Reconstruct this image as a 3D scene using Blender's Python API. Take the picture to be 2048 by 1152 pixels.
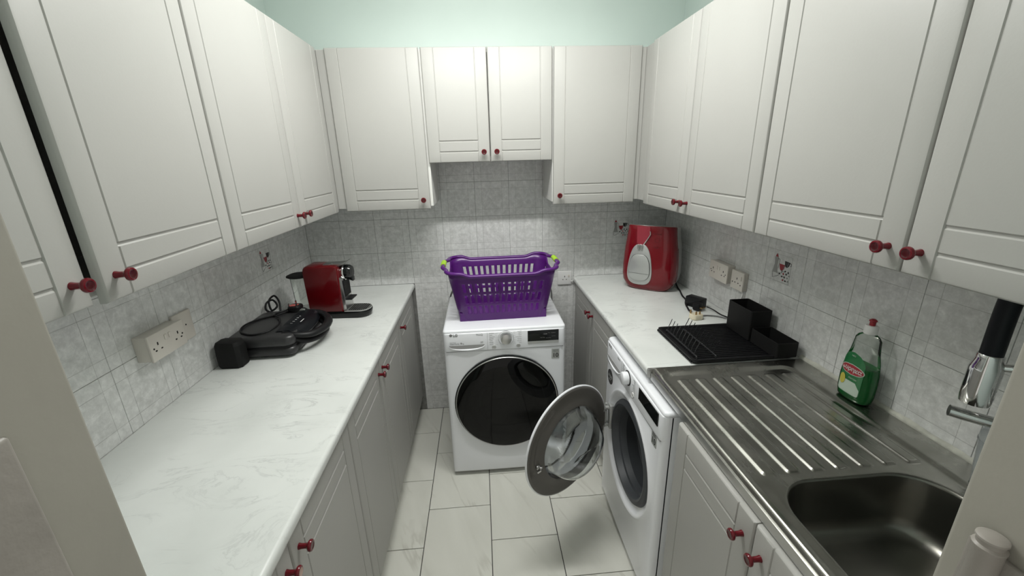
import bpy, bmesh, math, random
from mathutils import Matrix, Vector, noise
from math import sin, cos, pi, radians, sqrt, atan2
random.seed(7)
for o in list(bpy.data.objects): bpy.data.objects.remove(o)
SC = bpy.context.scene
COL = SC.collection

# ------------------------------------------------------------------ camera
def make_camera():
    ya, pi_, ro = 0.07039393729, 0.30797587402, -0.02703221684
    f = Vector((sin(ya)*cos(pi_), cos(ya)*cos(pi_), -sin(pi_)))
    r = Vector((cos(ya), -sin(ya), 0)); u = r.cross(f)
    r2 = r*cos(ro)+u*sin(ro); u2 = u*cos(ro)-r*sin(ro)
    m = Matrix(((r2.x, u2.x, -f.x, 1.0254), (r2.y, u2.y, -f.y, -2.45846), (r2.z, u2.z, -f.z, 1.62439), (0, 0, 0, 1)))
    cd = bpy.data.cameras.new('camera'); cd.sensor_width = 36; cd.lens = 815.228/2048*36
    cd.clip_start = 0.02; cd.clip_end = 50
    co = bpy.data.objects.new('camera', cd); co.matrix_world = m; COL.objects.link(co); SC.camera = co
make_camera()

# ------------------------------------------------------------------ world, lights, exposure
TUBE = (16.2, 4.8, 4.9, 7.8)
W = bpy.data.worlds.new('world'); SC.world = W; W.use_nodes = True
W.node_tree.nodes['Background'].inputs[0].default_value = (0.86, 0.84, 0.78, 1)
W.node_tree.nodes['Background'].inputs[1].default_value = 0.75
# a fluorescent tube across the ceiling, lit on all four sides
for i, (ang, dy, dz) in enumerate(((0, 0, -.018), (90, .018, 0), (-90, -.018, 0), (180, 0, .018))):
    ld = bpy.data.lights.new('ceiling_tube', 'AREA'); ld.shape = 'RECTANGLE'; ld.size = 0.95; ld.size_y = 0.035; ld.energy = TUBE[i]
    ld.color = (1.0, 0.998, 0.975)
    lo = bpy.data.objects.new('ceiling_tube', ld); lo.location = (1.07, -1.02+dy, 2.39+dz); lo.rotation_euler = (radians(ang), 0, 0); COL.objects.link(lo)
SC.view_settings.view_transform = 'Standard'; SC.view_settings.look = 'None'
SC.view_settings.exposure = 0.0; SC.view_settings.gamma = 1.0
SC.view_settings.use_curve_mapping = False
SC.render.film_transparent = False
SC.cycles.max_bounces = 10; SC.cycles.transparent_max_bounces = 12
SC.cycles.diffuse_bounces = 5; SC.cycles.glossy_bounces = 5; SC.cycles.transmission_bounces = 8

RW = 2.167      # room width
YF = -2.15      # inner face of the doorway wall
ZC = 2.62       # ceiling

# ------------------------------------------------------------------ materials
def mat(name, col, rough=0.5, metal=0.0, spec=0.5, coat=0.0, trans=0.0, ior=1.45, emit=None, alpha=1.0):
    m = bpy.data.materials.new(name); m.use_nodes = True
    b = m.node_tree.nodes['Principled BSDF']
    b.inputs['Base Color'].default_value = (*col, 1)
    b.inputs['Roughness'].default_value = rough
    b.inputs['Metallic'].default_value = metal
    b.inputs['Specular IOR Level'].default_value = spec
    b.inputs['Coat Weight'].default_value = coat; b.inputs['Coat Roughness'].default_value = 0.08
    b.inputs['Transmission Weight'].default_value = trans; b.inputs['IOR'].default_value = ior
    b.inputs['Alpha'].default_value = alpha
    if emit:
        b.inputs['Emission Color'].default_value = (*emit, 1); b.inputs['Emission Strength'].default_value = 1
    return m
class NT:
    def __init__(s, m): s.t = m.node_tree; s.n = s.t.nodes; s.l = s.t.links; s.b = s.n['Principled BSDF']
    def node(s, typ, **kw):
        n = s.n.new(typ)
        for k, v in kw.items():
            if k.startswith('i_'): n.inputs[int(k[2:])].default_value = v
            else: setattr(n, k, v)
        return n
    def link(s, a, b): s.l.new(a, b)
    def math(s, op, a, b=None, c=None):
        n = s.n.new('ShaderNodeMath'); n.operation = op
        for i, v in enumerate((a, b, c)):
            if v is None: continue
            if isinstance(v, (int, float)): n.inputs[i].default_value = v
            else: s.l.new(v, n.inputs[i])
        return n.outputs[0]
    def ramp(s, fac, stops, interp='LINEAR'):
        n = s.n.new('ShaderNodeValToRGB'); s.l.new(fac, n.inputs[0]); n.color_ramp.interpolation = interp
        while len(n.color_ramp.elements) < len(stops): n.color_ramp.elements.new(0.5)
        for e, (p, c) in zip(n.color_ramp.elements, stops):
            e.position = p; e.color = (*c, 1) if len(c) == 3 else c
        return n.outputs[0]
    def mix(s, fac, a, b, mode='MIX'):
        n = s.n.new('ShaderNodeMix'); n.data_type = 'RGBA'; n.blend_type = mode
        for i, v in ((0, fac), (6, a), (7, b)):
            if isinstance(v, (int, float)): n.inputs[i].default_value = v
            elif isinstance(v, tuple): n.inputs[i].default_value = (*v, 1)
            else: s.l.new(v, n.inputs[i])
        return n.outputs[2]
def noisy(m, scale=8, amt=0.06, rough_amt=0.0, bump=0.0, detail=4, bscale=None):
    """fine variation of an even colour, optional bump"""
    t = NT(m); c = tuple(t.b.inputs['Base Color'].default_value[:3])
    tc = t.node('ShaderNodeTexCoord'); nz = t.node('ShaderNodeTexNoise'); nz.inputs['Scale'].default_value = scale; nz.inputs['Detail'].default_value = detail
    t.link(tc.outputs['Object'], nz.inputs['Vector'])
    r = t.ramp(nz.outputs['Fac'], [(0.3, tuple(x*(1-amt) for x in c)), (0.7, tuple(min(1, x*(1+amt)) for x in c))])
    t.link(r, t.b.inputs['Base Color'])
    if bump:
        n2 = t.node('ShaderNodeTexNoise'); n2.inputs['Scale'].default_value = bscale or scale*20; n2.inputs['Detail'].default_value = 3
        t.link(tc.outputs['Object'], n2.inputs['Vector'])
        bp = t.node('ShaderNodeBump'); bp.inputs['Strength'].default_value = bump; bp.inputs['Distance'].default_value = 0.002
        t.link(n2.outputs['Fac'], bp.inputs['Height']); t.link(bp.outputs['Normal'], t.b.inputs['Normal'])
    return m

M = {}
M['cab'] = noisy(mat('cabinet_foil', (0.395, 0.392, 0.372), 0.40, spec=0.35), 2.5, 0.02, bump=0.06, bscale=180)
M['carcass'] = noisy(mat('cabinet_board', (0.70, 0.70, 0.67), 0.45), 6, 0.02)
M['mint'] = noisy(mat('mint_wall_paint', (0.60, 0.69, 0.655), 0.7), 3, 0.02, bump=0.1)
M['white_paint'] = noisy(mat('white_ceiling_paint', (0.80, 0.80, 0.77), 0.8), 3, 0.02)
M['jamb'] = noisy(mat('old_gloss_paint', (0.33, 0.32, 0.278), 0.4), 7, 0.04, bump=0.2, bscale=60)
M['jamb2'] = noisy(mat('worn_gloss_paint', (0.29, 0.272, 0.245), 0.42), 14, 0.08, bump=0.35, bscale=90)
M['grout'] = noisy(mat('dark_grout', (0.20, 0.20, 0.19), 0.9), 40, 0.2)
M['fgrout'] = noisy(mat('floor_grout', (0.05, 0.05, 0.048), 0.9), 40, 0.2)
M['caulk'] = noisy(mat('old_white_caulk', (0.50, 0.50, 0.44), 0.7), 25, 0.2, bump=0.6, bscale=60)
M['white'] = noisy(mat('white_enamel', (0.84, 0.855, 0.89), 0.22, coat=0.3), 5, 0.01)
M['recess'] = mat('painted_shade_grey', (0.34, 0.34, 0.34), 0.4)  # grey that paints the shade in the drawer handle scoop
M['white2'] = noisy(mat('white_plastic', (0.74, 0.74, 0.73), 0.35), 5, 0.01)
M['socket'] = noisy(mat('socket_plastic', (0.62, 0.585, 0.535), 0.3), 5, 0.01)
M['black'] = mat('black_plastic', (0.008, 0.008, 0.009), 0.42, spec=0.3)
M['panelblack'] = mat('satin_black_panel', (0.005, 0.006, 0.008), 0.35, spec=0.3)
M['blackgl'] = mat('black_gloss', (0.004, 0.005, 0.005), 0.08, spec=0.5)
M['blackmat'] = mat('black_matt', (0.009, 0.009, 0.009), 0.6, spec=0.25)
M['hole'] = mat('socket_hole', (0.015, 0.013, 0.012), 0.8)
M['gasket'] = noisy(mat('grey_rubber', (0.055, 0.060, 0.066), 0.5), 20, 0.05)
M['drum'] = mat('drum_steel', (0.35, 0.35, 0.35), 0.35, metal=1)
M['drumdark'] = mat('shade_dark_drum_steel', (0.035, 0.035, 0.036), 0.35, metal=1)  # drum steel darkened to paint in the shade inside the drum
M['chrome'] = mat('chrome', (0.72, 0.72, 0.72), 0.08, metal=1)
M['silver'] = mat('satin_silver', (0.55, 0.55, 0.54), 0.28, metal=1)
M['silverpl'] = noisy(mat('silver_plastic', (0.48, 0.49, 0.48), 0.32, metal=0.5), 10, 0.02)
M['greyprint'] = mat('grey_print', (0.22, 0.22, 0.22), 0.5)
M['lightprint'] = mat('pale_print', (0.55, 0.55, 0.55), 0.5)
M['darkprint'] = mat('dark_print', (0.03, 0.03, 0.03), 0.5)
M['whiteprint'] = mat('white_print', (0.8, 0.8, 0.78), 0.5)
M['red'] = mat('deep_red_gloss', (0.095, 0.002, 0.004), 0.16, coat=0.1)
M['red2'] = mat('air_fryer_red_gloss', (0.155, 0.003, 0.008), 0.16, coat=0.2)
M['redknob'] = mat('red_knob_resin', (0.120, 0.001, 0.007), 0.16, coat=0.15)
M['knobdot'] = mat('knob_centre', (0.05, 0.002, 0.004), 0.25, coat=0.2)
M['knobworn'] = mat('worn_knob_face', (0.45, 0.33, 0.28), 0.5)
M['potprint'] = mat('pot_print', (0.30, 0.30, 0.29), 0.3)
M['redprint'] = mat('red_print', (0.30, 0.02, 0.03), 0.4)
M['purple'] = noisy(mat('purple_plastic', (0.085, 0.011, 0.155), 0.26, spec=0.5), 8, 0.05)
M['lime'] = mat('lime_rubber', (0.36, 0.60, 0.03), 0.5)
M['doorring'] = noisy(mat('taupe_door_plastic', (0.115, 0.108, 0.098), 0.42), 12, 0.03)
M['grillgrey'] = noisy(mat('charcoal_metal', (0.028, 0.028, 0.029), 0.33), 60, 0.1)
M['clear'] = mat('clear_plastic', (0.95, 0.96, 0.96), 0.04, trans=1.0, ior=1.12)
M['glass'] = mat('bowl_glass', (0.93, 0.95, 0.95), 0.02, trans=1.0, ior=1.45)
M['cloudy'] = mat('cloudy_clear_plastic', (0.80, 0.83, 0.84), 0.25, trans=0.9, ior=1.2)
M['green'] = mat('green_liquid', (0.010, 0.16, 0.035), 0.1, coat=0.3)
M['labelgreen'] = mat('green_label', (0.012, 0.13, 0.04), 0.3)
M['labelwhite'] = mat('label_white', (0.42, 0.50, 0.43), 0.3)
M['yellow'] = mat('lemon_print', (0.45, 0.40, 0.06), 0.4)
M['caulkgrey'] = mat('grey_print2', (0.20, 0.20, 0.20), 0.5)
M['ivory'] = noisy(mat('ivory_plug', (0.66, 0.60, 0.46), 0.35), 10, 0.03)
M['brass'] = mat('brass_pins', (0.45, 0.30, 0.14), 0.3, metal=1)
M['wireblack'] = mat('coated_wire', (0.02, 0.02, 0.022), 0.3)
M['greycable'] = mat('grey_cable', (0.16, 0.16, 0.16), 0.5)
M['bluestick'] = mat('black_hose_rubber', (0.004, 0.005, 0.008), 0.45, spec=.3)

def tile_material(name, printed=True):
    m = mat(name, (0.4, 0.4, 0.39), 0.16, spec=0.5); t = NT(m)
    tc = t.node('ShaderNodeTexCoord'); oi = t.node('ShaderNodeObjectInfo')
    sc = t.node('ShaderNodeVectorMath', operation='SCALE'); t.link(tc.outputs['Object'], sc.inputs[0]); sc.inputs['Scale'].default_value = 1.0
    comb = t.node('ShaderNodeCombineXYZ')
    r10 = t.math('MULTIPLY', oi.outputs['Random'], 60.0)
    t.link(r10, comb.inputs[0]); t.link(r10, comb.inputs[2])
    add = t.node('ShaderNodeVectorMath', operation='ADD'); t.link(tc.outputs['Object'], add.inputs[0]); t.link(comb.outputs[0], add.inputs[1])
    n1 = t.node('ShaderNodeTexNoise'); n1.inputs['Scale'].default_value = 34; n1.inputs['Detail'].default_value = 10; n1.inputs['Roughness'].default_value = 0.74; n1.inputs['Distortion'].default_value = 0.25
    t.link(add.outputs[0], n1.inputs['Vector'])
    base = t.ramp(n1.outputs['Fac'], [(0.32, (0.52, 0.525, 0.515)), (0.50, (0.64, 0.645, 0.635)), (0.68, (0.82, 0.825, 0.815))])
    sep = t.node('ShaderNodeSeparateXYZ'); t.link(tc.outputs['Object'], sep.inputs[0])
    ax = t.math('ABSOLUTE', sep.outputs[0]); az = t.math('ABSOLUTE', sep.outputs[2])
    # printed thin plaid lines 4 cm in from the edges, broken up by noise
    n2 = t.node('ShaderNodeTexNoise'); n2.inputs['Scale'].default_value = 30; t.link(add.outputs[0], n2.inputs['Vector'])
    wob = t.math('MULTIPLY', t.math('SUBTRACT', n2.outputs['Fac'], 0.5), 0.0012)
    def line(c):
        d = t.math('ABSOLUTE', t.math('SUBTRACT', t.math('ADD', c, wob), 0.060))
        l = t.math('LESS_THAN', d, 0.0008)
        return l
    lx = line(ax); lz = line(az)
    L = t.math('MAXIMUM', lx, lz)
    n3 = t.node('ShaderNodeTexNoise'); n3.inputs['Scale'].default_value = 9; t.link(add.outputs[0], n3.inputs['Vector'])
    br = t.ramp(n3.outputs['Fac'], [(0.38, (0.4, 0.4, 0.4)), (0.60, (1, 1, 1))])
    L2 = t.math('MULTIPLY', L, br)
    # light/dark tint of the printed bands
    bx = t.math('GREATER_THAN', ax, 0.060); bz = t.math('GREATER_THAN', az, 0.060)
    band = t.math('MAXIMUM', bx, bz)
    tint = t.mix(t.math('MULTIPLY', band, 0.14), base, (0.85, 0.86, 0.85))
    col = t.mix(t.math('MULTIPLY', L2, 0.55), tint, (0.20, 0.20, 0.19))
    t.link(col, t.b.inputs['Base Color'])
    n4 = t.node('ShaderNodeTexNoise'); n4.inputs['Scale'].default_value = 14; t.link(add.outputs[0], n4.inputs['Vector'])
    bp = t.node('ShaderNodeBump'); bp.inputs['Strength'].default_value = 0.12; bp.inputs['Distance'].default_value = 0.004
    hgt = t.math('SUBTRACT', n4.outputs['Fac'], t.math('MULTIPLY', L, 0.15)); t.link(hgt, bp.inputs['Height']); t.link(bp.outputs['Normal'], t.b.inputs['Normal'])
    return m
M['tile'] = tile_material('wall_tile_glaze')

def floor_material():
    m = mat('floor_tile_glaze', (0.5, 0.5, 0.46), 0.16, spec=0.5); t = NT(m)
    tc = t.node('ShaderNodeTexCoord'); oi = t.node('ShaderNodeObjectInfo')
    comb = t.node('ShaderNodeCombineXYZ'); r10 = t.math('MULTIPLY', oi.outputs['Random'], 40.0)
    t.link(r10, comb.inputs[0]); t.link(r10, comb.inputs[1])
    add = t.node('ShaderNodeVectorMath', operation='ADD'); t.link(tc.outputs['Object'], add.inputs[0]); t.link(comb.outputs[0], add.inputs[1])
    rt = t.node('ShaderNodeMapping'); rt.inputs['Rotation'].default_value = (0, 0, radians(-24)); t.link(add.outputs[0], rt.inputs['Vector'])
    mp = t.node('ShaderNodeMapping'); mp.inputs['Scale'].default_value = (6.0, 1.3, 1)
    t.link(rt.outputs[0], mp.inputs['Vector'])
    n1 = t.node('ShaderNodeTexNoise'); n1.inputs['Scale'].default_value = 1.3; n1.inputs['Detail'].default_value = 6; n1.inputs['Distortion'].default_value = 0.5
    t.link(mp.outputs[0], n1.inputs['Vector'])
    r = t.ramp(n1.outputs['Fac'], [(0.24, (0.57, 0.57, 0.52)), (0.34, (0.64, 0.64, 0.585)), (0.55, (0.68, 0.68, 0.625)), (0.75, (0.70, 0.70, 0.645))])
    mp2 = t.node('ShaderNodeMapping'); mp2.inputs['Scale'].default_value = (3.4, 0.6, 1); t.link(rt.outputs[0], mp2.inputs['Vector'])
    n2 = t.node('ShaderNodeTexNoise'); n2.inputs['Scale'].default_value = 1.4; n2.inputs['Detail'].default_value = 7; n2.inputs['Distortion'].default_value = 0.7; t.link(mp2.outputs[0], n2.inputs['Vector'])
    v = t.math('ABSOLUTE', t.math('SUBTRACT', n2.outputs['Fac'], 0.5))
    vein0 = t.ramp(v, [(0.0, (0.42, 0.42, 0.42)), (0.024, (0.0, 0.0, 0.0))])
    n5 = t.node('ShaderNodeTexNoise'); n5.inputs['Scale'].default_value = 5; t.link(add.outputs[0], n5.inputs['Vector'])
    vein = t.math('MULTIPLY', vein0, t.ramp(n5.outputs['Fac'], [(0.42, (0, 0, 0)), (0.62, (1, 1, 1))]))
    col = t.mix(vein, r, (0.40, 0.39, 0.34))
    t.link(col, t.b.inputs['Base Color'])
    return m
M['floor'] = floor_material()

def marble():
    m = mat('marble_laminate', (0.7, 0.72, 0.69), 0.28, spec=0.45); t = NT(m)
    tc = t.node('ShaderNodeTexCoord')
    n0 = t.node('ShaderNodeTexNoise'); n0.inputs['Scale'].default_value = 4.0; n0.inputs['Detail'].default_value = 6; t.link(tc.outputs['Object'], n0.inputs['Vector'])
    base = t.ramp(n0.outputs['Fac'], [(0.3, (0.60, 0.62, 0.60)), (0.6, (0.68, 0.70, 0.68))])
    mp = t.node('ShaderNodeMapping'); mp.inputs['Rotation'].default_value = (0, 0, radians(35)); mp.inputs['Scale'].default_value = (1.0, 2.2, 1); t.link(tc.outputs['Object'], mp.inputs['Vector'])
    n1 = t.node('ShaderNodeTexNoise'); n1.inputs['Scale'].default_value = 4.2; n1.inputs['Detail'].default_value = 9; n1.inputs['Roughness'].default_value = 0.62; n1.inputs['Distortion'].default_value = 1.1; t.link(mp.outputs[0], n1.inputs['Vector'])
    v = t.math('ABSOLUTE', t.math('SUBTRACT', n1.outputs['Fac'], 0.5))
    vein = t.ramp(v, [(0.0, (1, 1, 1)), (0.016, (0.12, 0.12, 0.12)), (0.04, (0, 0, 0))])
    n2 = t.node('ShaderNodeTexNoise'); n2.inputs['Scale'].default_value = 5.5; n2.inputs['Detail'].default_value = 3; t.link(tc.outputs['Object'], n2.inputs['Vector'])
    msk = t.ramp(n2.outputs['Fac'], [(0.40, (0, 0, 0)), (0.64, (0.36, 0.36, 0.36))])
    col = t.mix(t.math('MULTIPLY', vein, msk), base, (0.24, 0.25, 0.25))
    t.link(col, t.b.inputs['Base Color'])
    return m
M['marble'] = marble()

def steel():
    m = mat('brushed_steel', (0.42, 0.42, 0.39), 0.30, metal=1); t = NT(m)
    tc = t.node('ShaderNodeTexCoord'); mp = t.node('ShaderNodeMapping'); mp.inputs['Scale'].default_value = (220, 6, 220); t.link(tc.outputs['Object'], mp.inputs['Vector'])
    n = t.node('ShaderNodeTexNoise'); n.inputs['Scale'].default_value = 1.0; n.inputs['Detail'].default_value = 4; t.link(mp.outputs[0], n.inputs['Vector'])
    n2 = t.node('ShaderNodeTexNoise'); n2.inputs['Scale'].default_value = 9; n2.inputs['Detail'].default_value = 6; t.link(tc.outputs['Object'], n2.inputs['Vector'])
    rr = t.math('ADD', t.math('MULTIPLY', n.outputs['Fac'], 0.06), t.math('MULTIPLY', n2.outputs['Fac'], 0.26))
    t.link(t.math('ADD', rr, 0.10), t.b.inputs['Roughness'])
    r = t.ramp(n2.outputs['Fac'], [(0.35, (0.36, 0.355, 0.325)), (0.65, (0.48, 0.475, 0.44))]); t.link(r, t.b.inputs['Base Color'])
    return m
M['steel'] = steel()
M['bowlsteel'] = noisy(mat('worn_shaded_bowl_steel', (0.20, 0.195, 0.175), 0.30, metal=1), 9, 0.08)  # worn satin steel, darkened to paint in the bowl's dark reflections

def dark_glass():
    m = bpy.data.materials.new('smoked_door_glass'); m.use_nodes = True
    nt = m.node_tree; nt.nodes.clear()
    out = nt.nodes.new('ShaderNodeOutputMaterial'); mix = nt.nodes.new('ShaderNodeMixShader')
    tr = nt.nodes.new('ShaderNodeBsdfTransparent'); tr.inputs[0].default_value = (0.035, 0.045, 0.043, 1)
    gl = nt.nodes.new('ShaderNodeBsdfGlossy'); gl.inputs['Roughness'].default_value = 0.03; gl.inputs[0].default_value = (0.8, 0.8, 0.8, 1)
    fr = nt.nodes.new('ShaderNodeFresnel'); fr.inputs[0].default_value = 1.4
    nt.links.new(fr.outputs[0], mix.inputs[0]); nt.links.new(tr.outputs[0], mix.inputs[1]); nt.links.new(gl.outputs[0], mix.inputs[2])
    nt.links.new(mix.outputs[0], out.inputs[0])
    return m
M['smoke'] = dark_glass()
def film():
    m = bpy.data.materials.new('clear_bottle_plastic'); m.use_nodes = True
    nt = m.node_tree; nt.nodes.clear()
    out = nt.nodes.new('ShaderNodeOutputMaterial'); mix = nt.nodes.new('ShaderNodeMixShader')
    tr = nt.nodes.new('ShaderNodeBsdfTransparent'); tr.inputs[0].default_value = (0.86, 0.88, 0.86, 1)
    gl = nt.nodes.new('ShaderNodeBsdfGlossy'); gl.inputs['Roughness'].default_value = 0.06; gl.inputs[0].default_value = (0.9, 0.9, 0.9, 1)
    fr = nt.nodes.new('ShaderNodeFresnel'); fr.inputs[0].default_value = 1.2
    nt.links.new(fr.outputs[0], mix.inputs[0]); nt.links.new(tr.outputs[0], mix.inputs[1]); nt.links.new(gl.outputs[0], mix.inputs[2])
    nt.links.new(mix.outputs[0], out.inputs[0])
    return m
M['film'] = film()

# ------------------------------------------------------------------ mesh helpers
def obj(name, bm, m, parent=None, smooth=None, loc=None, rot=None, recalc=True):
    if recalc: bmesh.ops.recalc_face_normals(bm, faces=bm.faces)
    me = bpy.data.meshes.new(name); bm.to_mesh(me); bm.free()
    ms = m if isinstance(m, (list, tuple)) else [m]
    for x in ms: me.materials.append(M[x] if isinstance(x, str) else x)
    if smooth is not None:
        me.polygons.foreach_set('use_smooth', [True]*len(me.polygons))
        if smooth < 180: me.set_sharp_from_angle(angle=radians(smooth))
    o = bpy.data.objects.new(name, me); COL.objects.link(o)
    if parent is not None: o.parent = parent
    if loc: o.location = loc
    if rot: o.rotation_euler = rot
    return o
def thing(name, label, cat, loc=(0, 0, 0), rz=0, group=None):
    o = bpy.data.objects.new(name, None); COL.objects.link(o); o.empty_display_size = 0.05
    o.location = loc; o.rotation_euler = (0, 0, rz); o['label'] = label; o['category'] = cat
    if group: o['group'] = group
    return o
def tag(o, label, cat, group=None):
    o['label'] = label; o['category'] = cat
    if group: o['group'] = group
    return o
def struct(o): o['kind'] = 'structure'; return o
def box(bm, x0, y0, z0, x1, y1, z1, bev=0, seg=2, mi=0):
    r = bmesh.ops.create_cube(bm, size=1); vs = r['verts']
    bmesh.ops.scale(bm, vec=(x1-x0, y1-y0, z1-z0), verts=vs)
    bmesh.ops.translate(bm, vec=((x0+x1)/2, (y0+y1)/2, (z0+z1)/2), verts=vs)
    fs = set(f for v in vs for f in v.link_faces)
    for f in fs: f.material_index = mi
    if bev:
        es = list(set(e for v in vs for e in v.link_edges))
        bmesh.ops.bevel(bm, geom=es, offset=bev, segments=seg, profile=0.5, affect='EDGES', material=-1)
    return vs
def B(): return bmesh.new()
def bbox(*a, **k):
    bm = B(); box(bm, *a, **k); return bm
def loft(bm, loops, cap0=True, cap1=True, closed=True, mi=0):
    """loops: list of lists of points, same count"""
    rows = [[bm.verts.new(p) for p in l] for l in loops]
    n = len(rows[0]); fs = []
    for a, b in zip(rows, rows[1:]):
        for i in range(n if closed else n-1):
            j = (i+1) % n
            f = bm.faces.new((a[i], a[j], b[j], b[i])); f.material_index = mi; fs.append(f)
    if cap0 and closed: f = bm.faces.new(rows[0][::-1]); f.material_index = mi
    if cap1 and closed: f = bm.faces.new(rows[-1]); f.material_index = mi
    return rows
def lathe(bm, prof, n=24, origin=(0, 0, 0), axis='z', cap0=True, cap1=True, mi=0):
    """prof: list of (r, h). axis z, y or x"""
    loops = []
    ox, oy, oz = origin
    for r, h in prof:
        r = max(r, 1e-5); l = []
        for i in range(n):
            a = 2*pi*i/n; c, s = r*cos(a), r*sin(a)
            if axis == 'z': l.append((ox+c, oy+s, oz+h))
            elif axis == 'y': l.append((ox+c, oy+h, oz+s))
            else: l.append((ox+h, oy+c, oz+s))
        loops.append(l)
    return loft(bm, loops, cap0, cap1, mi=mi)
def tube(bm, pts, r, n=8, closed=False, cap=True, rf=None, flat=1.0, mi=0):
    pts = [Vector(p) for p in pts]; N = len(pts); loops = []; up = None
    for i, p in enumerate(pts):
        if closed: t = pts[(i+1) % N]-pts[i-1]
        else: t = pts[min(i+1, N-1)]-pts[max(i-1, 0)]
        t.normalize()
        if up is None:
            up = Vector((0, 0, 1)) if abs(t.z) < 0.9 else Vector((1, 0, 0))
        u = (up-t*up.dot(t)); u.normalize(); up = u; v = t.cross(u)
        rr = rf(i/(N-1)) if rf else r
        loops.append([tuple(p+u*rr*cos(2*pi*k/n)+v*rr*flat*sin(2*pi*k/n)) for k in range(n)])
    if closed:
        rows = [[bm.verts.new(q) for q in l] for l in loops]
        for a, b in zip(rows, rows[1:]+rows[:1]):
            for i in range(n):
                j = (i+1) % n; f = bm.faces.new((a[i], a[j], b[j], b[i])); f.material_index = mi
    else: loft(bm, loops, cap, cap, mi=mi)
def smooth_path(ctrl, seg=8, closed=False):
    P = [Vector(c) for c in ctrl]; out = []; N = len(P)
    rng = range(N if closed else N-1)
    for i in rng:
        p0 = P[i-1] if (closed or i > 0) else P[0]*2-P[1]
        p1 = P[i]; p2 = P[(i+1) % N]; p3 = P[(i+2) % N] if (closed or i+2 < N) else P[-1]*2-P[-2]
        for k in range(seg):
            t = k/seg
            out.append(0.5*((2*p1)+(p2-p0)*t+(2*p0-5*p1+4*p2-p3)*t*t+(3*p1-p0-3*p2+p3)*t**3))
    if not closed: out.append(P[-1])
    return out
def prism(bm, poly, h0, h1, plane='xz', bev=0, mi=0):
    """extrude polygon; plane 'xz' extrudes along y, 'xy' along z, 'yz' along x"""
    def P(a, b, h): return {'xz': (a, h, b), 'xy': (a, b, h), 'yz': (h, a, b)}[plane]
    l0 = [P(a, b, h0) for a, b in poly]; l1 = [P(a, b, h1) for a, b in poly]
    rows = loft(bm, [l0, l1], mi=mi)
    if bev:
        es = set()
        for r in rows:
            for i in range(len(r)):
                e = bm.edges.get((r[i], r[(i+1) % len(r)]))
                if e: es.add(e)
        bmesh.ops.bevel(bm, geom=list(es), offset=bev, segments=2, profile=0.5, affect='EDGES')
def rrect(hx, hy, r, n=6, cx=0, cy=0):
    out = []
    for (sx, sy, a0) in ((1, 1, 0), (-1, 1, 90), (-1, -1, 180), (1, -1, 270)):
        for k in range(n+1):
            a = radians(a0+90*k/n)
            out.append((cx+sx*(hx-r)+r*cos(a), cy+sy*(hy-r)+r*sin(a)))
    return out
def superell(hx, hy, e, n=40):
    out = []
    for i in range(n):
        a = 2*pi*i/n; c, s = cos(a), sin(a)
        out.append((hx*math.copysign(abs(c)**(2/e), c), hy*math.copysign(abs(s)**(2/e), s)))
    return out
def text_bm(body, size, extrude=0.0002, align='LEFT', bold=0.0):
    cu = bpy.data.curves.new('t', 'FONT'); cu.body = body; cu.size = size; cu.extrude = extrude; cu.align_x = align; cu.offset = bold
    o = bpy.data.objects.new('t', cu); COL.objects.link(o)
    bpy.context.view_layer.update()
    dg = bpy.context.evaluated_depsgraph_get(); me = bpy.data.meshes.new_from_object(o.evaluated_get(dg))
    bm = bmesh.new(); bm.from_mesh(me)
    bpy.data.objects.remove(o); bpy.data.curves.remove(cu); bpy.data.meshes.remove(me)
    return bm
def add_text(bm, body, size, mtx, align='LEFT', bold=0.0, mi=0, ex=0.0002):
    t = text_bm(body, size, ex, align, bold)
    t.transform(mtx)
    for f in t.faces: f.material_index = mi
    me = bpy.data.meshes.new('tmp'); t.to_mesh(me); t.free()
    n0 = len(bm.faces)
    bm.from_mesh(me); bpy.data.meshes.remove(me)
    bm.faces.ensure_lookup_table()
    for i in range(n0, len(bm.faces)): bm.faces[i].material_index = mi
# text plane facing local -y (x right, z up)
FACE = Matrix(((1, 0, 0, 0), (0, 0, -1, 0), (0, 1, 0, 0), (0, 0, 0, 1)))
def at(x, y, z): return Matrix.Translation((x, y, z)) @ FACE

# ------------------------------------------------------------------ room shell
floor = struct(obj('floor', bbox(-0.15, -2.9, -0.12, RW+0.15, 0.15, -0.006), 'fgrout'))
def wall_obj(name, *a, m='mint'):
    return struct(obj(name, bbox(*a), m))
wall_back = wall_obj('wall_back', -0.12, 0.005, 0, RW+0.12, 0.15, ZC)
wall_left = wall_obj('wall_left', -0.15, YF-0.35, 0, -0.005, 0.004, ZC)
wall_right = wall_obj('wall_right', RW+0.005, YF-0.35, 0, RW+0.15, 0.004, ZC)
ceiling = struct(obj('ceiling', bbox(-0.15, -2.6, ZC, RW+0.15, 0.15, ZC+0.1), 'white_paint'))
wall_front = B()
box(wall_front, -0.004, YF-0.30, 0, 0.66, YF-0.002, ZC-0.001); box(wall_front, 1.56, YF-0.30, 0, RW+0.004, YF-0.002, ZC-0.001); box(wall_front, 0.66, YF-0.30, 2.06, 1.56, YF-0.002, ZC-0.001)
wall_front = struct(obj('wall_front', wall_front, 'mint'))

# grout beds behind the tiles
obj('grout', bbox(-0.002, 0.0025, 0, RW+0.002, 0.0048, 1.72), 'grout', wall_back)
obj('grout', bbox(-0.0048, YF, 0.85, -0.0025, 0.002, 1.5), 'grout', wall_left)
obj('grout', bbox(RW+0.0025, YF, 0.85, RW+0.0048, 0.002, 1.5), 'grout', wall_right)
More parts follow.
